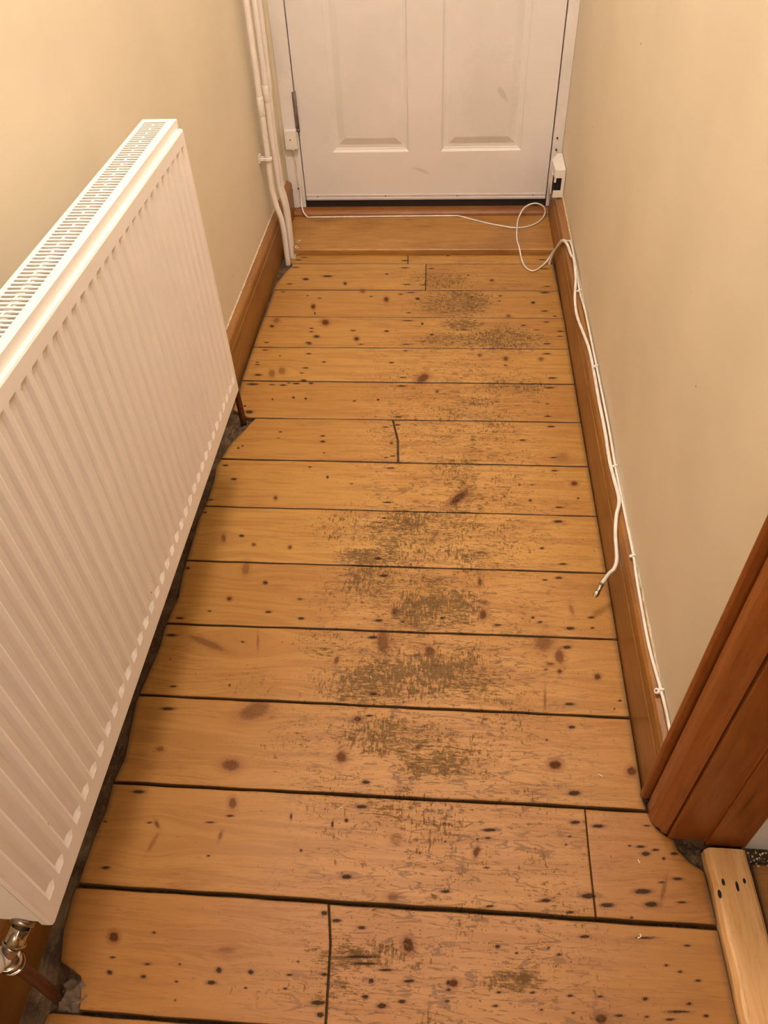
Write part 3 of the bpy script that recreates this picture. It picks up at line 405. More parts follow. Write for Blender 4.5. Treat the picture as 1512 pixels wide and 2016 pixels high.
for cx, cy, a, b_, t in NAILS:
    idx = near(cy, a*4+.01); dx = X[idx]-cx; dy = Y[idx]-cy; ct, st = math.cos(t), math.sin(t)
    d = np.sqrt(((dx*ct+dy*st)/a)**2+((-dx*st+dy*ct)/max(b_*.9,.0014))**2); nail[idx] = np.minimum(nail[idx], d)
kd = np.full(len(VV), 6.0); ks = np.zeros(len(VV)); gy = Y.copy()
for cx, cy, a, b_, t, s in KNOTS:
    idx = near(cy, a*7+.02); dx = X[idx]-cx; dy = Y[idx]-cy; ct, st = math.cos(t), math.sin(t)
    d = np.sqrt(((dx*ct+dy*st)/a)**2+((-dx*st+dy*ct)/b_)**2)
    m_ = d < kd[idx]; kd[idx[m_]] = d[m_]; ks[idx[m_]] = s
    R_ = max(a,b_); dd = np.sqrt((dx/(R_*3.2))**2+(dy/(R_*1.9))**2); gy[idx] -= dy*.75*np.exp(-dd**2)
wear = np.zeros(len(VV))
for cx, cy, a, b_, t, s in WEAR:
    idx = near(cy, a*2.2+.02); dx = X[idx]-cx; dy = Y[idx]-cy; ct, st = math.cos(t), math.sin(t)
    d = np.sqrt(((dx*ct+dy*st)/a)**2+((-dx*st+dy*ct)/b_)**2); wear[idx] = np.maximum(wear[idx], s*np.clip(1.7-d,0,1))
zone = np.exp(-((X-.02)/.24)**4)*np.clip((2.25-Y)/.6,.45,1)*np.where(X>.43,0,1)
edge = np.exp(-(edg/.012)**1.3)*np.where(np.abs(X+.12) < .38, 0, 1)   # grime only at wall ends, not at butt joints
for nm, arr in (('seam',np.concatenate(SMS)),('bid',bid),('nail',nail),('kd',kd),('ks',ks),('gy',gy),('wear',wear),('zone',zone),('edge',edge)):
    at = me.attributes.new(nm, 'FLOAT', 'POINT'); at.data.foreach_set('value', arr.astype(np.float32))
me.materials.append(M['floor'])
fl = bpy.data.objects.new('floor', me); COL.objects.link(fl)
tag(fl, 'worn varnished pine floorboards running across the hall', 'floor', kind='structure')
bm = bmesh.new(); box(bm, XL, .9, -.16, 2.76, -.06, -.012)
# dusty debris rising against the skirting on the radiator side
struct('subfloor', bm, M['dust'], 'dark dusty gap under and around the floorboards', 'subfloor')
bm = bmesh.new(); box(bm, XL, 2.2, -2.6, -.16, -.06, 0); box(bm, .80, 2.2, -.16, .487, -.06, -.004)
struct('floor_back', bm, M['thresh'], 'pine floor of the hall and side room out of view', 'floor')

# ------------------------------------------------------------------ skirting boards
def skirt_prof(xw, xf, s):   # wall side, face side
        return [(xw,-.014),(xf,-.014),(xf,.098),(xf-.0018*s,.100),(xf-.0018*s,.1025),(xf,.1045),(xf,.1195),(xf+.0015*s,.1255),(xf+.006*s,.1300),(xf+.013*s,.1325),(xw,.1345)]
bm = bmesh.new(); prism(bm, skirt_prof(XR+.010,.328,1), 'y', .561, 2.636)
struct('baseboard_right', bm, M['skirt'], 'orange pine skirting board carrying the white cables', 'skirting board', bevel=.0006, seg=1)
bm = bmesh.new(); prism(bm, skirt_prof(XL,-.562,-1), 'y', -2.6, 2.636)
struct('baseboard_left', bm, M['skirt'], 'orange pine skirting board behind radiator and pipes', 'skirting board', bevel=.0006, seg=1)
# ragged paint line along the top of both skirtings
def caulk(name, x, sgn, y0, y1, label):
    bm = bmesh.new(); n = int((y1-y0)/.006); A = []
    for i in range(n+1):
        y = y0+(y1-y0)*i/n; h = .0022+.0012*math.sin(i*.9)+random.uniform(0,.0022)*(1 if random.random() > .3 else 0); t = .0018+random.uniform(0,.001)
        A.append([bm.verts.new((x+sgn*.001,y,.1335)), bm.verts.new((x-sgn*t,y,.1338)), bm.verts.new((x-sgn*.0002,y,.1345+h)), bm.verts.new((x+sgn*.001,y,.1345+h))])
    for a, b_ in zip(A, A[1:]):
        for k in range(4): bm.faces.new((a[k],a[(k+1)%4],b_[(k+1)%4],b_[k]))
    bm.faces.new(A[0]); bm.faces.new(A[-1][::-1])
    if x > 0: splay(bm)
    return struct(name, bm, M['caulk'], label, 'caulk line')
caulk('trim_1', XR, 1, .565, 2.63, 'ragged cream paint line between right skirting and wall')
caulk('trim_2', XL, -1, .0, 2.63, 'ragged cream paint line between left skirting and wall')

# ------------------------------------------------------------------ threshold and nosing by the front door
bm = bmesh.new(); prism(bm, [(2.3625,-.012),(2.3615,.016),(2.3645,.0195),(2.37,.020),(2.636,.020),(2.636,-.012)], 'x', -.5615, .3275)
struct('trim_3', bm, M['thresh'], 'raised pine threshold board in front of the door', 'threshold', bevel=.001)
bm = bmesh.new(); prism(bm, [(2.606,.0195)]+[(2.606+.030*(1-math.cos(a))*.62, .0225+.0140*math.sin(a)) for a in [math.pi/2*k/8 for k in range(9)]]+[(2.648,.0365),(2.70,.0365),(2.70,.0195)], 'x', -.5615, .3275)
struct('trim_4', bm, M['bar'], 'rounded worn wooden nosing under the front door', 'threshold nosing')

# ------------------------------------------------------------------ front door and frame
DY = 2.650
fr = empty('door_frame', (-.10, 2.67, .045))
tag(fr, 'white painted wooden frame around the front door', 'door frame', kind='structure')
bm = bmesh.new(); box(bm, -.5700, -.5215, 2.642, 2.71, .037, 2.03)
link('left_jamb', bm, M['frame'], fr, bevel=.002)
bm = bmesh.new(); box(bm, -.5740, -.548, 2.6385, 2.6425, .037, .24)      # old boxing strip at the foot of the jamb
link('jamb_strip', bm, M['frame'], fr, bevel=.001)
bm = bmesh.new(); box(bm, .3185, XR+.006, 2.642, 2.71, .037, 2.03)
link('right_jamb', bm, M['frame'], fr, bevel=.002)
bm = bmesh.new(); box(bm, XL, XR, 2.642, 2.71, 2.03, 2.09); link('head_jamb', bm, M['frame'], fr, bevel=.002)
for (x, z) in ((-.541,.105),(.331,.262),(.332,.225)):
    bm = bmesh.new(); cyl(bm, (x,2.6375,z), (x,2.6425,z), .0028, 10); link('screw', bm, M['hole'], fr)

dr = empty('door_1', (-.1, DY+.02, .046)); tag(dr, 'white panelled front door with a metal strip at its foot', 'door', kind='structure')
DL_, DR_, DB, DT = -.5182, .3150, .061, 2.025
def panel_rings(bm, x0, x1, z0, z1, y):
    """sunk moulded panel: list of (inset, depth) rings, front face at y; returns outer loop"""
    R_ = [(0,0),(.004,.0005),(.010,.007),(.013,.0072),(.016,.009),(.026,.009),(.046,.0025),(.050,.0018)]
    prev = None; outer = None
    for ins, dep in R_:
        k_ = [bm.verts.new((a,y+dep,b_)) for a,b_ in ((x0+ins,z0+ins),(x1-ins,z0+ins),(x1-ins,z1-ins),(x0+ins,z1-ins))]
        if prev is None: outer = k_
        else:
            for i in range(4): bm.faces.new((prev[i],prev[(i+1)%4],k_[(i+1)%4],k_[i]))
        prev = k_
    bm.faces.new(prev); return outer
bm = bmesh.new()
PX = [(-.415,-.150),(-.050,.222)]; PZ = [(.217,.90),(1.03,1.48),(1.58,1.90)]
xs = [DL_, PX[0][0], PX[0][1], PX[1][0], PX[1][1], DR_]; zs = [DB]+[z for p_ in PZ for z in p_]+[DT]
grid = [[bm.verts.new((x,DY,z)) for x in xs] for z in zs]
for j in range(len(zs)-1):
    for i in range(len(xs)-1):
        if i in (1,3) and j in (1,3,5): continue
        bm.faces.new((grid[j][i],grid[j][i+1],grid[j+1][i+1],grid[j+1][i]))
for pi, (x0,x1) in enumerate(PX):
    for pj, (z0,z1) in enumerate(PZ):
        panel_rings(bm, x0, x1, z0, z1, DY)
bmesh.ops.remove_doubles(bm, verts=bm.verts, dist=1e-5)
# body behind
bx = [bm.verts.new((x,DY+.044,z)) for x in (DL_,DR_) for z in (DB,DT)]
def edge_strip(vs, a, b_):
    bm.faces.new(vs+[b_,a])
edge_strip(grid[0], bx[0], bx[2]) ; edge_strip(grid[-1], bx[1], bx[3])
edge_strip([r[0] for r in grid], bx[0], bx[1]); edge_strip([r[-1] for r in grid], bx[2], bx[3])
bm.faces.new((bx[0],bx[1],bx[3],bx[2]))
link('door_leaf', bm, M['door'], dr)
ws = bmesh.new()
prism(ws, [(DY,.060),(DY-.0030,.060),(DY-.0075,.0625),(DY-.0075,.0680),(DY-.0035,.0700),(DY-.0035,.0775),(DY-.002,.079),(DY,.079)], 'x', DL_+.001, DR_-.001)
o = link('weather_strip', ws, M['alu'], dr); o['label'] = 'grey aluminium strip'
for x in (-.478,-.238,.012,.272):
    bm = bmesh.new(); cyl(bm, (x,DY-.0052,.0740), (x,DY-.003,.0740), .0024, 10); link('screw', bm, M['hinge'], o)
bm = bmesh.new(); box(bm, DL_-.004, DR_+.002, DY-.002, DY+.012, .0365, .0610)
o = link('draught_seal', bm, M['black'], dr); o['label'] = 'black rubber seal'
bm = bmesh.new()
cyl(bm, (-.5195,2.644,.300), (-.5195,2.644,.414), .0052, 14); cyl(bm, (-.5195,2.644,.292), (-.5195,2.644,.3010), .0058, 14)
box(bm, -.5275, -.5195, 2.6405, 2.6425, .300, .412)
h = link('hinge', bm, M['hinge'], dr); h['label'] = 'grey unpainted steel hinge'

# ------------------------------------------------------------------ pine casing and lining of the right hand doorway
cs = empty('doorway_casing', (.36,.52,0)); tag(cs, 'dark orange pine casing and lining of the doorway', 'door casing', kind='structure')
arch = [(0,0),(0,0),(0,0),(.3200,.556),(.3225,.5510),(.3400,.5500),(.3400,.5430),(.3290,.5405),(.3285,.5230),(.3315,.5130),(.3365,.5065),(.3420,.5030),(.3430,.4985),(.3500,.4950),(.3510,.4965),(.3510,.5060),(.365,.5060),(.365,.612)]
bm = bmesh.new(); prism(bm, [(.3205,.5575)]+arch[3:-1]+[(.365,.560),(.322,.560)], 'z', .002, 2.13)
link('architrave', bm, M['casing'], cs, bevel=.001)
bm = bmesh.new(); prism(bm, [(.3532,.4915),(.4085,.4905),(.4085,.484),(.4665,.484),(.4665,.510),(.3532,.510)], 'z', -.004, 2.06)
link('jamb_lining', bm, M['casing'], cs, bevel=.0012)
bm = bmesh.new(); box(bm, .3205, .4665, -.44, .558, 2.055, 2.13); link('head_casing', bm, M['casing'], cs, bevel=.001)
bm = bmesh.new(); box(bm, .3195, .4665, -.44, -.365, 0, 2.055); link('jamb_casing', bm, M['casing'], cs, bevel=.001)

# batten threshold strip in that doorway
bm = bmesh.new()
ys = np.linspace(-.36,.474,44); A = []
for i, y in enumerate(ys):
    w1 = .0007*math.sin(i*1.3)+random.uniform(-.0005,.0005); w2_ = .001*math.sin(i*.7)+random.uniform(-.0006,.0006)
    A.append([bm.verts.new(p_) for p_ in ((.4015+w1,y,-.010),(.4020+w1,y,.006),(.4065+w1*2,y,.0145),(.4100+w1,y,.0158),(.4300,y,.0162+w1*.3),(.4560+w2_,y,.0155),(.4600+w2_,y,.0125),(.4605+w2_,y,-.010))])
for a, b_ in zip(A, A[1:]):
    for k in range(8): bm.faces.new((a[k],a[(k+1)%8],b_[(k+1)%8],b_[k]))
bm.faces.new(A[0]); bm.faces.new(A[-1][::-1])
bt = tag(link('threshold_batten', bm, M['batten']), 'pale raw pine batten lying across the floor in the doorway', 'batten')
for (x, y, a, b_) in ((.4155,.4250,.0022,.0048),(.4340,.4200,.0021,.0072),(.4460,.4285,.0019,.0038),(.4070,.4085,.0022,.0058)):
    bm = bmesh.new()
    ring = [bm.verts.new((x+a*math.cos(t), y+b_*math.sin(t), .0166+.0002)) for t in [2*math.pi*k/12 for k in range(12)]]
    rg2 = [bm.verts.new((x+a*1.0*math.cos(t), y+b_*math.sin(t), .0140)) for t in [2*math.pi*k/12 for k in range(12)]]
    for k in range(12): bm.faces.new((ring[k],ring[(k+1)%12],rg2[(k+1)%12],rg2[k]))
    bm.faces.new(ring); bm.faces.new(rg2[::-1])
    o = link('nail_hole', bm, M['hole'], bt); 

# ------------------------------------------------------------------ radiator
rd = empty('radiator', (-.467,.755,.256)); tag(rd, 'white ribbed panel radiator with slotted top grille on the left wall', 'radiator')
RX, RY0, RY1, RZ0, RZ1 = -.436, .243, 1.270, .256, .772
bm = bmesh.new()
PIT = .0287; dep = .0030
ysect = []      # (y, depth)
y = RY0+.0170; first = y
ysect.append((RY0+.004,0)); g = []
while y+.0205 < RY1-.012:
    ysect += [(y,0),(y+.0050,dep),(y+.0145,dep),(y+.0205,0)]; g.append((y,y+.0205)); y += PIT
ysect.append((RY1-.004,0))
zt, zb = .751, .289
rows = [(RZ0+.003,0,0),(zb,0,0),(zb+.011,1,1),(zt-.006,1,1),(zt,0,0),(RZ1-.003,0,0)]
G = []
for (z, s, _) in rows: G.append([bm.verts.new((RX-d*s, y_, z)) for (y_, d) in ysect])
for a, b_ in zip(G, G[1:]):
    for i in range(len(ysect)-1): bm.faces.new((a[i],a[i+1],b_[i+1],b_[i]))
# rounded borders turning back
def border(loop, offs):
    prev = loop
    for f in offs:
        cur = [bm.verts.new(f(v.co)) for v in prev]
        for i in range(len(prev)-1): bm.faces.new((prev[i],prev[i+1],cur[i+1],cur[i]))
        prev = cur
border(G[-1], [lambda c: (c.x-.0012,c.y,c.z+.0026), lambda c: (c.x-.004,c.y,c.z+.0008), lambda c: (c.x-.0045,c.y,c.z-.0035)])
border(G[0], [lambda c: (c.x-.0010,c.y,c.z-.0026), lambda c: (c.x-.005,c.y,c.z-.0004)])
for s, row in ((-1, [r[0] for r in G]), (1, [r[-1] for r in G])):
    border(row, [lambda c, s=s: (c.x-.0008,c.y+s*.0030,c.z), lambda c, s=s: (c.x-.004,c.y+s*.001,c.z), lambda c, s=s: (c.x-.009,c.y,c.z)])
fp = link('front_panel', bm, M['rad'], rd)
for p_ in fp.data.polygons: p_.use_smooth = False
bm = bmesh.new()   # back panel and water ways
box(bm, -.500, -.488, RY0+.002, RY1-.002, RZ0+.004, .768); box(bm, -.452, -.441, RY0+.004, RY1-.004, RZ0+.004, .764)
link('back_panel', bm, M['rad'], rd, bevel=.003)
bm = bmesh.new()   # convector fins between the panels
y = RY0+.02
while y < RY1-.02:
    box(bm, -.488, -.452, y, y+.0006, RZ0+.03, .690); y += .0144
fins = link('convector_fins', bm, M['rad'], rd)
for yy in (RY0-.0015, RY1-.0005):
    bm = bmesh.new(); box(bm, -.5005, -.4435, yy, yy+.0018, RZ0+.02, .783); link('side_panel', bm, M['rad'], rd, bevel=.0007)
# top grille with rows of slots
bm = bmesh.new(); gx0, gx1, gz = -.5005, -.4445, .785
GY0, GY1 = RY0+.0, RY1+.002
sx0, sx1 = -.4935, -.4575; y = GY0+.012; p2 = .00875; k = 0
def plate(x0, x1, y0, y1):
    vs = box(bm, x0, x1, y0, y1, gz-.0016, gz)
plate(gx0, sx0, GY0, GY1); plate(sx1, gx1, GY0, GY1); plate(sx0, sx1, GY0, y)
while y+p2 < GY1-.008:
    plate(sx0, sx1, y+.0052, y+p2)                 # bar between slots
    if k % 2: xm = (sx0+sx1)/2+(.000); plate(xm-.0016, xm+.0016, y, y+.0052)
    y += p2; k += 1
plate(sx0, sx1, y, GY1)
box(bm, gx1-.0016, gx1, GY0, GY1, gz-.017, gz-.0016); box(bm, gx0, gx0+.0016, GY0, GY1, gz-.017, gz-.0016)
tg = link('top_grille', bm, M['rad'], rd)
for yb in (.40, 1.12):
    bm = bmesh.new(); box(bm, XL+.002, -.5005, yb, yb+.03, .32, .58); link('wall_bracket', bm, M['rad'], rd, bevel=.001)

# ------------------------------------------------------------------ near valve and its pipes
vl = empty('radiator_valve', (-.495,.218,.16)); tag(vl, 'chrome radiator valve with white cap at the near end of the radiator', 'radiator valve')
bm = bmesh.new(); cyl(bm, (-.468,.2445,.270), (-.469,.2385,.2685), .0135, 24); cyl(bm, (-.469,.2385,.2685), (-.474,.216,.262), .0075, 16)
link('tail_pipe', bm, M['brass'], vl)
bm = bmesh.new(); cyl(bm, (-.4695,.2375,.2655), (-.4745,.2235,.2580), .0125, 6); cyl(bm, (-.4745,.2235,.2580), (-.4750,.2220,.2570), .0135, 24)
link('union_nut', bm, M['chrome'], vl, bevel=.0008)
bm = bmesh.new(); tube(bm, [(-.4750,.2225,.2560),(-.486,.214,.243),(-.496,.215,.222),(-.500,.218,.196)], .0095, 20, 6)
link('valve_body', bm, M['brass'], vl, smooth=False)
bm = bmesh.new(); cyl(bm, (-.5000,.218,.208), (-.503,.219,.192), .0138, 24); cyl(bm, (-.503,.219,.192), (-.5045,.2195,.183), .0125, 6); cyl(bm, (-.5045,.2195,.183), (-.505,.220,.1795), .0135, 24)
link('compression_nut', bm, M['chrome'], vl, bevel=.0007)
bm = bmesh.new(); cyl(bm, (-.487,.214,.243), (-.491,.206,.249), .0115, 24); cyl(bm, (-.491,.206,.249), (-.502,.186,.266), .0138, 24, r2=.0128)
link('cap', bm, M['plastic'], vl, bevel=.0015)['label'] = 'white plastic cap'
bm = bmesh.new(); tube(bm, [(-.505,.220,.181),(-.508,.221,.12),(-.513,.222,.05),(-.517,.222,-.012)], .0078, 16, 5)
tag(link('feed_pipe', bm, M['copper']), 'dark copper pipe rising from the floor to the near radiator valve', 'pipe', 'dark pipes feeding the radiator')
bm = bmesh.new(); tube(bm, [(-.5145,1.478,-.012),(-.5145,1.476,.08),(-.5145,1.47,.20),(-.5145,1.455,.262),(-.5145,1.42,.285)], .0078, 16, 5)
tube(bm, [(-.5145,1.42,.285),(-.497,1.34,.287),(-.475,1.272,.285)], .0078, 16, 5)
tag(link('feed_pipe', bm, M['copper']), 'dark pipe standing in the floor notch past the far end of the radiator', 'pipe', 'dark pipes feeding the radiator')

# ------------------------------------------------------------------ painted heating pipes in the far left corner
def hpipe(pts, r, label, collars=()):
    t = empty('heating_pipe', (pts[-1][0],pts[-1][1],0)); tag(t, label, 'pipe', 'white pipes beside the front door')
    bm = bmesh.new(); tube(bm, pts, r, 18, 5); link('pipe', bm, M['pipe'], t)
    for (a, b_) in collars:
        bm = bmesh.new(); cyl(bm, a, b_, r+.0014, 20); link('coupling', bm, M['pipe'], t, bevel=.001)
    return t
hpipe([(-.5520,2.31,2.2),(-.5533,2.31,.733),(-.5539,2.31,.495),(-.5547,2.31,.348),(-.5560,2.31,.285),(-.5560,2.31,.240),(-.5495,2.31,.188),(-.5400,2.31,.148),(-.5370,2.31,.100),(-.5376,2.31,.030),(-.5380,2.31,-.012)],
      .0086, 'white painted pipe with the wall clip, nearest the radiator', [((-.5538,2.31,.500),(-.5543,2.31,.452))])
hpipe([(-.5390,2.345,2.2),(-.5400,2.345,.725),(-.5425,2.345,.484),(-.5430,2.345,.373),(-.5415,2.345,.295),(-.5405,2.345,.233),(-.5360,2.345,.203),(-.5305,2.345,.165),(-.5290,2.345,.120),(-.5297,2.345,.060),(-.5305,2.345,-.012)],
      .0084, 'middle white painted pipe between the other two in the corner', [((-.5425,2.345,.520),(-.5427,2.345,.478))])
hpipe([(-.5330,2.378,2.2),(-.5345,2.378,.718),(-.5405,2.378,.475),(-.5430,2.378,.362),(-.5410,2.378,.283),(-.5405,2.378,.221),(-.5365,2.378,.197),(-.5320,2.378,.157),(-.5310,2.378,.112),(-.5320,2.378,.060),(-.5325,2.378,.0195)],
      .0080, 'white painted pipe closest to the door frame, standing on the threshold board', [((-.5396,2.378,.545),(-.5405,2.378,.500))])
bm = bmesh.new()
ring = []
for sgn in (0,1):
    pts = [(-.580,2.302,.330+.004*sgn)]+[(-.5549+.0104*math.cos(a), 2.31+.0104*math.sin(a), .329+.004*sgn) for a in [math.radians(d) for d in range(-150,151,20)]]+[(-.580,2.318,.330+.004*sgn)]
    tube(bm, pts, .0026, 8, 2)
box(bm, -.5815, -.5775, 2.298, 2.322, .322, .342)
tag(link('pipe_clip', bm, M['pipe']), 'white painted clip holding the thickest pipe to the wall', 'pipe clip')

# ------------------------------------------------------------------ junction box on the left jamb
jb = empty('junction_box', (-.545,2.63,.25)); tag(jb, 'small square white cable box screwed to the left door jamb', 'junction box')
bm = bmesh.new(); prism(bm, [(-.565,2.6415),(-.565,2.622),(-.563,2.6195),(-.5275,2.6195),(-.525,2.622),(-.525,2.6415)], 'z', .243, .303)
jcov = link('cover', bm, M['plastic'], jb, bevel=.0012)
bm = bmesh.new(); cyl(bm, (-.5455,2.6202,.274), (-.5455,2.6188,.274), .0026, 12); link('screw', bm, M['hinge'], jcov)

# white plastic housing with broken front on the right skirting end
wb = empty('plastic_housing', (.332,2.55,.135)); tag(wb, 'white plastic cable housing with a broken open front on the right skirting end', 'cable housing')
x0, x1, yf, yk = .3165, .3500, 2.480, 2.640
bm = bmesh.new(); zt_ = .222
prof = [(x0,yf),(x1,yf),(x1,yk-.025),(x0+.018,yk-.025),(x0-.004,yk-.075)]
# top cap
def poly_prism(bm, prof, za, zb_):
    A = [bm.verts.new((p_[0],p_[1],za)) for p_ in prof]; B = [bm.verts.new((p_[0],p_[1],zb_)) for p_ in prof]
    n = len(prof)
    for i in range(n): bm.faces.new((A[i],A[(i+1)%n],B[(i+1)%n],B[i]))
    bm.faces.new(A); bm.faces.new(B[::-1])
poly_prism(bm, prof, .1965, .2235)
link('top_cap', bm, M['plastic'], wb, bevel=.0015)
bm = bmesh.new()
box(bm, x0, x0+.0065, yf+.001, yf+.003, .183, .1975)       # broken lip
box(bm, x0, x1, yf, yf+.003, .1352, .1580)                   # lower front
box(bm, x1-.010, x1, yf, yf+.003, .1575, .1970)              # right front stile
box(bm, x0-.003, x0-.001, yf+.03, yk-.03, .1352, .1975)
box(bm, x0, x1, yk-.035, yk-.03, .1352, .1975)
link('front_cover', bm, M['plastic'], wb, bevel=.0006)
bm = bmesh.new(); box(bm, x0+.002, x1-.0005, yf+.012, yk-.04, .1354, .1960); link('inner_cavity', bm, M['black'], wb)['label'] = 'black inside of the housing'

# ------------------------------------------------------------------ cables
def cable(name, pts, r, label, sub=7, mat='cable'):
    bm = bmesh.new(); tube(bm, pts, r, 10, sub)
    return tag(link(name, bm, M[mat]), label, 'cable')
W_ = XR-.0033
cable('telephone_cable', [(-.540,2.6190,.2445),(-.539,2.633,.215),(-.537,2.635,.14),(-.535,2.634,.075),(-.533,2.620,.052),(-.525,2.603,.036),(-.512,2.597,.0235),(-.49,2.596,.0225),(-.33,2.598,.0225),(-.165,2.600,.0225),
    (0.0,2.601,.0225),(.018,2.600,.0225),(.060,2.575,.0225),(.115,2.543,.0225),(.17,2.519,.0225),(.205,2.508,.0225),(.243,2.512,.0225),(.280,2.538,.0225),(.302,2.570,.024),(.312,2.592,.030),(.313,2.602,.040),(.303,2.602,.056),(.275,2.602,.064),
    (.243,2.596,.053),(.222,2.560,.032),(.2145,2.50,.0225),(.2110,2.424,.0225),(.2155,2.37,.0222),(.2215,2.325,.008),(.230,2.282,.0026),(.247,2.252,.0026),(.266,2.256,.0026),(.286,2.283,.0026),(.300,2.30,.008),(.314,2.30,.036),(.3215,2.27,.072),(.3230,2.215,.118),(.3255,2.180,.139),(.334,2.160,.1445),
    (W_,2.150,.146),(W_,2.04,.151),(W_,1.885,.138),(W_,1.771,.149),(W_,1.669,.150),(W_,1.56,.150),(W_,1.481,.149),(W_,1.301,.147),(W_,1.188,.138),(W_,1.046,.138),(W_,.947,.1385),(W_-.002,.90,.1375),(W_-.0035,.82,.1365),(W_-.004,.746,.1365),(W_-.001,.668,.141),(W_,.633,.143),(W_,.611,.143),(W_-.0002,.575,.1415)],
    .0026, 'thin white cable looping on the threshold and running along the right skirting', 4)
cx = empty('coaxial_cable', (.33,1.5,.14)); tag(cx, 'thick white coaxial cable lying on the right skirting with its metal plug loose', 'cable')
bm = bmesh.new(); tube(bm, [(.3090,2.300,-.008),(.3120,2.297,.018),(.3180,2.270,.060),(.3215,2.215,.108),(.3245,2.165,.142),(.331,2.125,.150),(.337,2.07,.146),(.3375,2.02,.160),(.3365,1.945,.150),(.3345,1.915,.140),(.3285,1.862,.1345),(.3255,1.80,.131),(.3265,1.745,.133),(.3325,1.66,.1395),(.3370,1.60,.1400),
    (.3370,1.50,.1405),(.3355,1.40,.1400),(.3355,1.295,.1400),(.3330,1.21,.1395),(.3345,1.15,.1395),(.3360,1.10,.1420),(.3345,1.075,.1400),(.3275,1.050,.134),(.3235,1.015,.118),(.3225,.968,.103),(.3170,.950,.094),(.308,.945,.084),(.302,.939,.076),(.297,.935,.068)], .0037, 12, 5)
link('sheath', bm, M['cable'], cx)
bm = bmesh.new(); cyl(bm, (.2975,.9353,.0688), (.2955,.9328,.0655), .0050, 16); link('boot', bm, M['hinge'], cx)
bm = bmesh.new(); cyl(bm, (.2955,.9328,.0655), (.2890,.9235,.0560), .0047, 16); cyl(bm, (.2890,.9235,.0560), (.2850,.9185,.0505), .0056, 6); cyl(bm, (.2850,.9185,.0505), (.2838,.9170,.0489), .0042, 14)
link('metal_plug', bm, M['chrome'], cx, bevel=.0004)['label'] = 'chrome screw plug'
for y, lab in ((1.885,'white cable clip on the far stretch of the right skirting'),(1.52,'white cable clip beside the coaxial cable, second from the door'),(1.185,'white cable clip near the bend of the coaxial cable'),(.942,'white cable clip on the skirting level with the loose plug'),(.662,'white cable clip on the skirting nearest the doorway casing')):
    t = empty('cable_clip', (.341,y,.139)); tag(t, lab, 'cable clip', 'cable clips on the right skirting')
    bm = bmesh.new()
    z0_ = float(np.interp(y, [.611,.668,.746,.947,1.188,1.301,1.56,1.771,1.885], [.143,.141,.1365,.1385,.138,.147,.150,.149,.138]))
    tube(bm, [(.3455,y,z0_+.0036),(.3415,y,z0_+.0040),(.3385,y,z0_+.0010),(.3388,y,z0_-.0030)], .0022, 8, 4)
    link('strap', bm, M['plastic'], t)
    if y < .7:
        bm = bmesh.new(); cyl(bm, (.3385,y,.1385), (.3345,y-.001,.1425), .0046, 14); nb_ = link('nail_block', bm, M['plastic'], t, bevel=.0008)
        bm = bmesh.new(); cyl(bm, (.3345,y-.001,.1425), (.3338,y-.0012,.1432), .0020, 10); link('nail', bm, M['hinge'], nb_)
    else:
        bm = bmesh.new(); cyl(bm, (.3395,y,z0_-.001), (.3370,y,z0_+.0018), .0030, 12); link('nail_block', bm, M['plastic'], t)

# ------------------------------------------------------------------ dust, crumbs and lint
def lumps(name, cx_, cy_, sx, sy, h, label, seed, cat='dust', mat='dust'):
    rnd = random.Random(seed); bm = bmesh.new(); n = 26; rows_ = []
    for j in range(n+1):
        r_ = []
        for i in range(n+1):
            u, v = i/n*2-1, j/n*2-1; d = math.hypot(u, v)
            f = max(0, 1-d**1.6)*(.6+.4*math.sin(u*7+seed)*math.cos(v*6+seed*2))+rnd.uniform(-.08,.12)*(d < 1)
            k_ = 1 if d < 1 else 1/d
            r_.append(bm.verts.new((cx_+u*k_*sx*(1+.15*math.sin(v*9+seed)), cy_+v*k_*sy*(1+.15*math.sin(u*8)), -.0125+max(0,f)*h)))
        rows_.append(r_)
    for a, b_ in zip(rows_, rows_[1:]):
        for i in range(n): bm.faces.new((a[i],a[i+1],b_[i+1],b_[i]))
    bmesh.ops.remove_doubles(bm, verts=bm.verts, dist=1e-6)
    o = tag(link(name, bm, M[mat], smooth=True), label, cat, kind='stuff'); return o
lumps('dust_clump', -.494, .226, .030, .024, .027, 'grey ball of fluff around the foot of the near radiator pipe', 3, mat='fluff')
lumps('dust_clump', -.520, 1.452, .030, .045, .012, 'grey dust filling the floor notch at the far radiator pipe', 5)
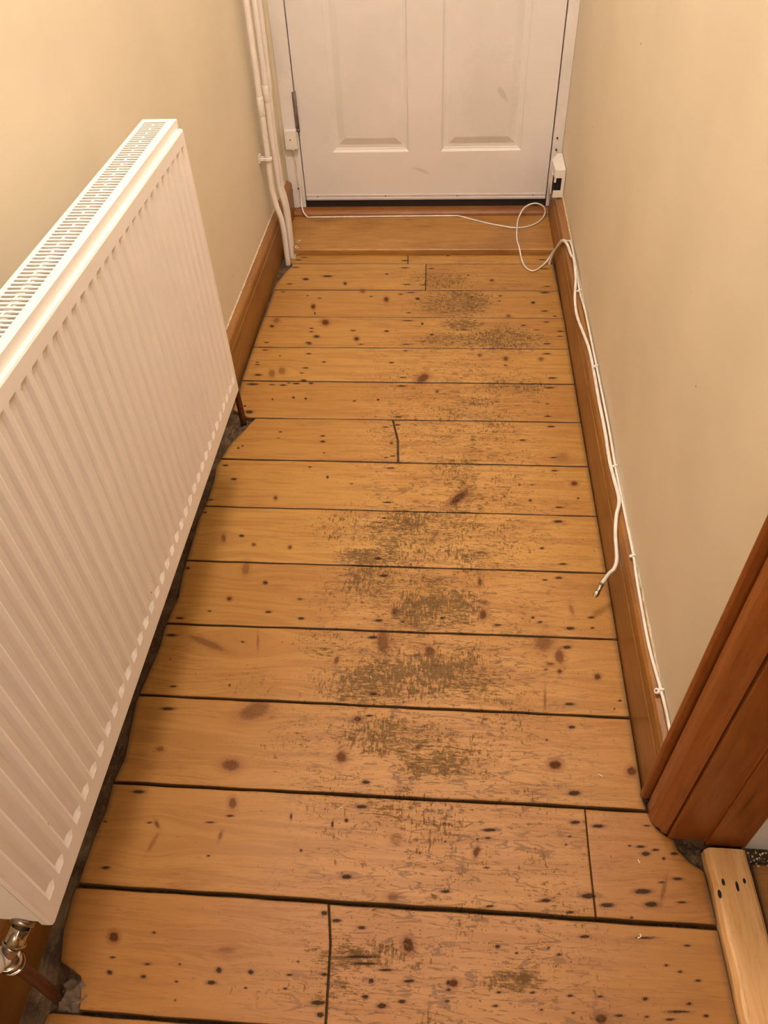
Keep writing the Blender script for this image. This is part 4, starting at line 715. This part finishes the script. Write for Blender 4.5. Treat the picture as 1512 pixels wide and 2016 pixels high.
lumps('dust_clump', -.520, 2.345, .012, .016, .017, 'grey dust packed around the feet of the white pipes', 8)
lumps('dust_clump', .384, .474, .020, .016, .0125, 'dark dust in the corner between casing and batten', 11)
bm = bmesh.new(); rnd = random.Random(4)
for k in range(26):
    y = 2.33+rnd.random()*.10; x = -.517+rnd.uniform(-.005,.006); z = (.021 if y > 2.363 else .002); s = rnd.uniform(.0015,.0035)
    m_ = Matrix.Translation((x,y,z+s*.4)) @ Matrix.Rotation(rnd.random()*3,4,'Z') @ Matrix.Diagonal((s,s*.7,s*.6,1))
    bmesh.ops.create_icosphere(bm, subdivisions=1, radius=1, matrix=m_)
tag(link('plaster_crumbs', bm, M['caulk']), 'cream plaster crumbs beside the feet of the white pipes', 'crumbs', kind='stuff')
bm = bmesh.new()
for k in range(40):
    x = .468+rnd.random()*.05; y = .470+rnd.uniform(-.012,.010); s = rnd.uniform(.0008,.0022)
    m_ = Matrix.Translation((x,y,-.0035+s*.4)) @ Matrix.Rotation(rnd.random()*3,4,'Z') @ Matrix.Diagonal((s,s*.7,s*.6,1))
    bmesh.ops.create_icosphere(bm, subdivisions=1, radius=1, matrix=m_)
tag(link('plaster_crumbs', bm, M['caulk']), 'white plaster crumbs on the floor below the white side room wall', 'crumbs', kind='stuff')
LINT = [((.262,.586),.006,'curl of white lint on the board level with the casing foot'),((.2875,.349),.007,'white lint thread on the floor nearest the batten end'),((-.155,.507),.006,'white lint fleck left of the middle of the floor'),((.303,.452),.005,'small white lint fleck left of the casing foot'),((-.128,.752),.005,'white fleck on the floor midway along the radiator')]
for k, ((x, y), s, lab) in enumerate(LINT):
    rnd = random.Random(k+2); a0 = rnd.random()*3
    pts = [(x+s*math.cos(a0)*(i/4-.5)+rnd.uniform(-.4,.4)*s*.6, y+s*math.sin(a0)*(i/4-.5)+rnd.uniform(-.4,.4)*s*.6, .0009+.0006*(i % 2)) for i in range(5)]
    bm = bmesh.new(); tube(bm, pts, .0007, 6, 4)
    tag(link('lint', bm, M['plastic']), lab, 'lint', 'white lint flecks on the floorboards')
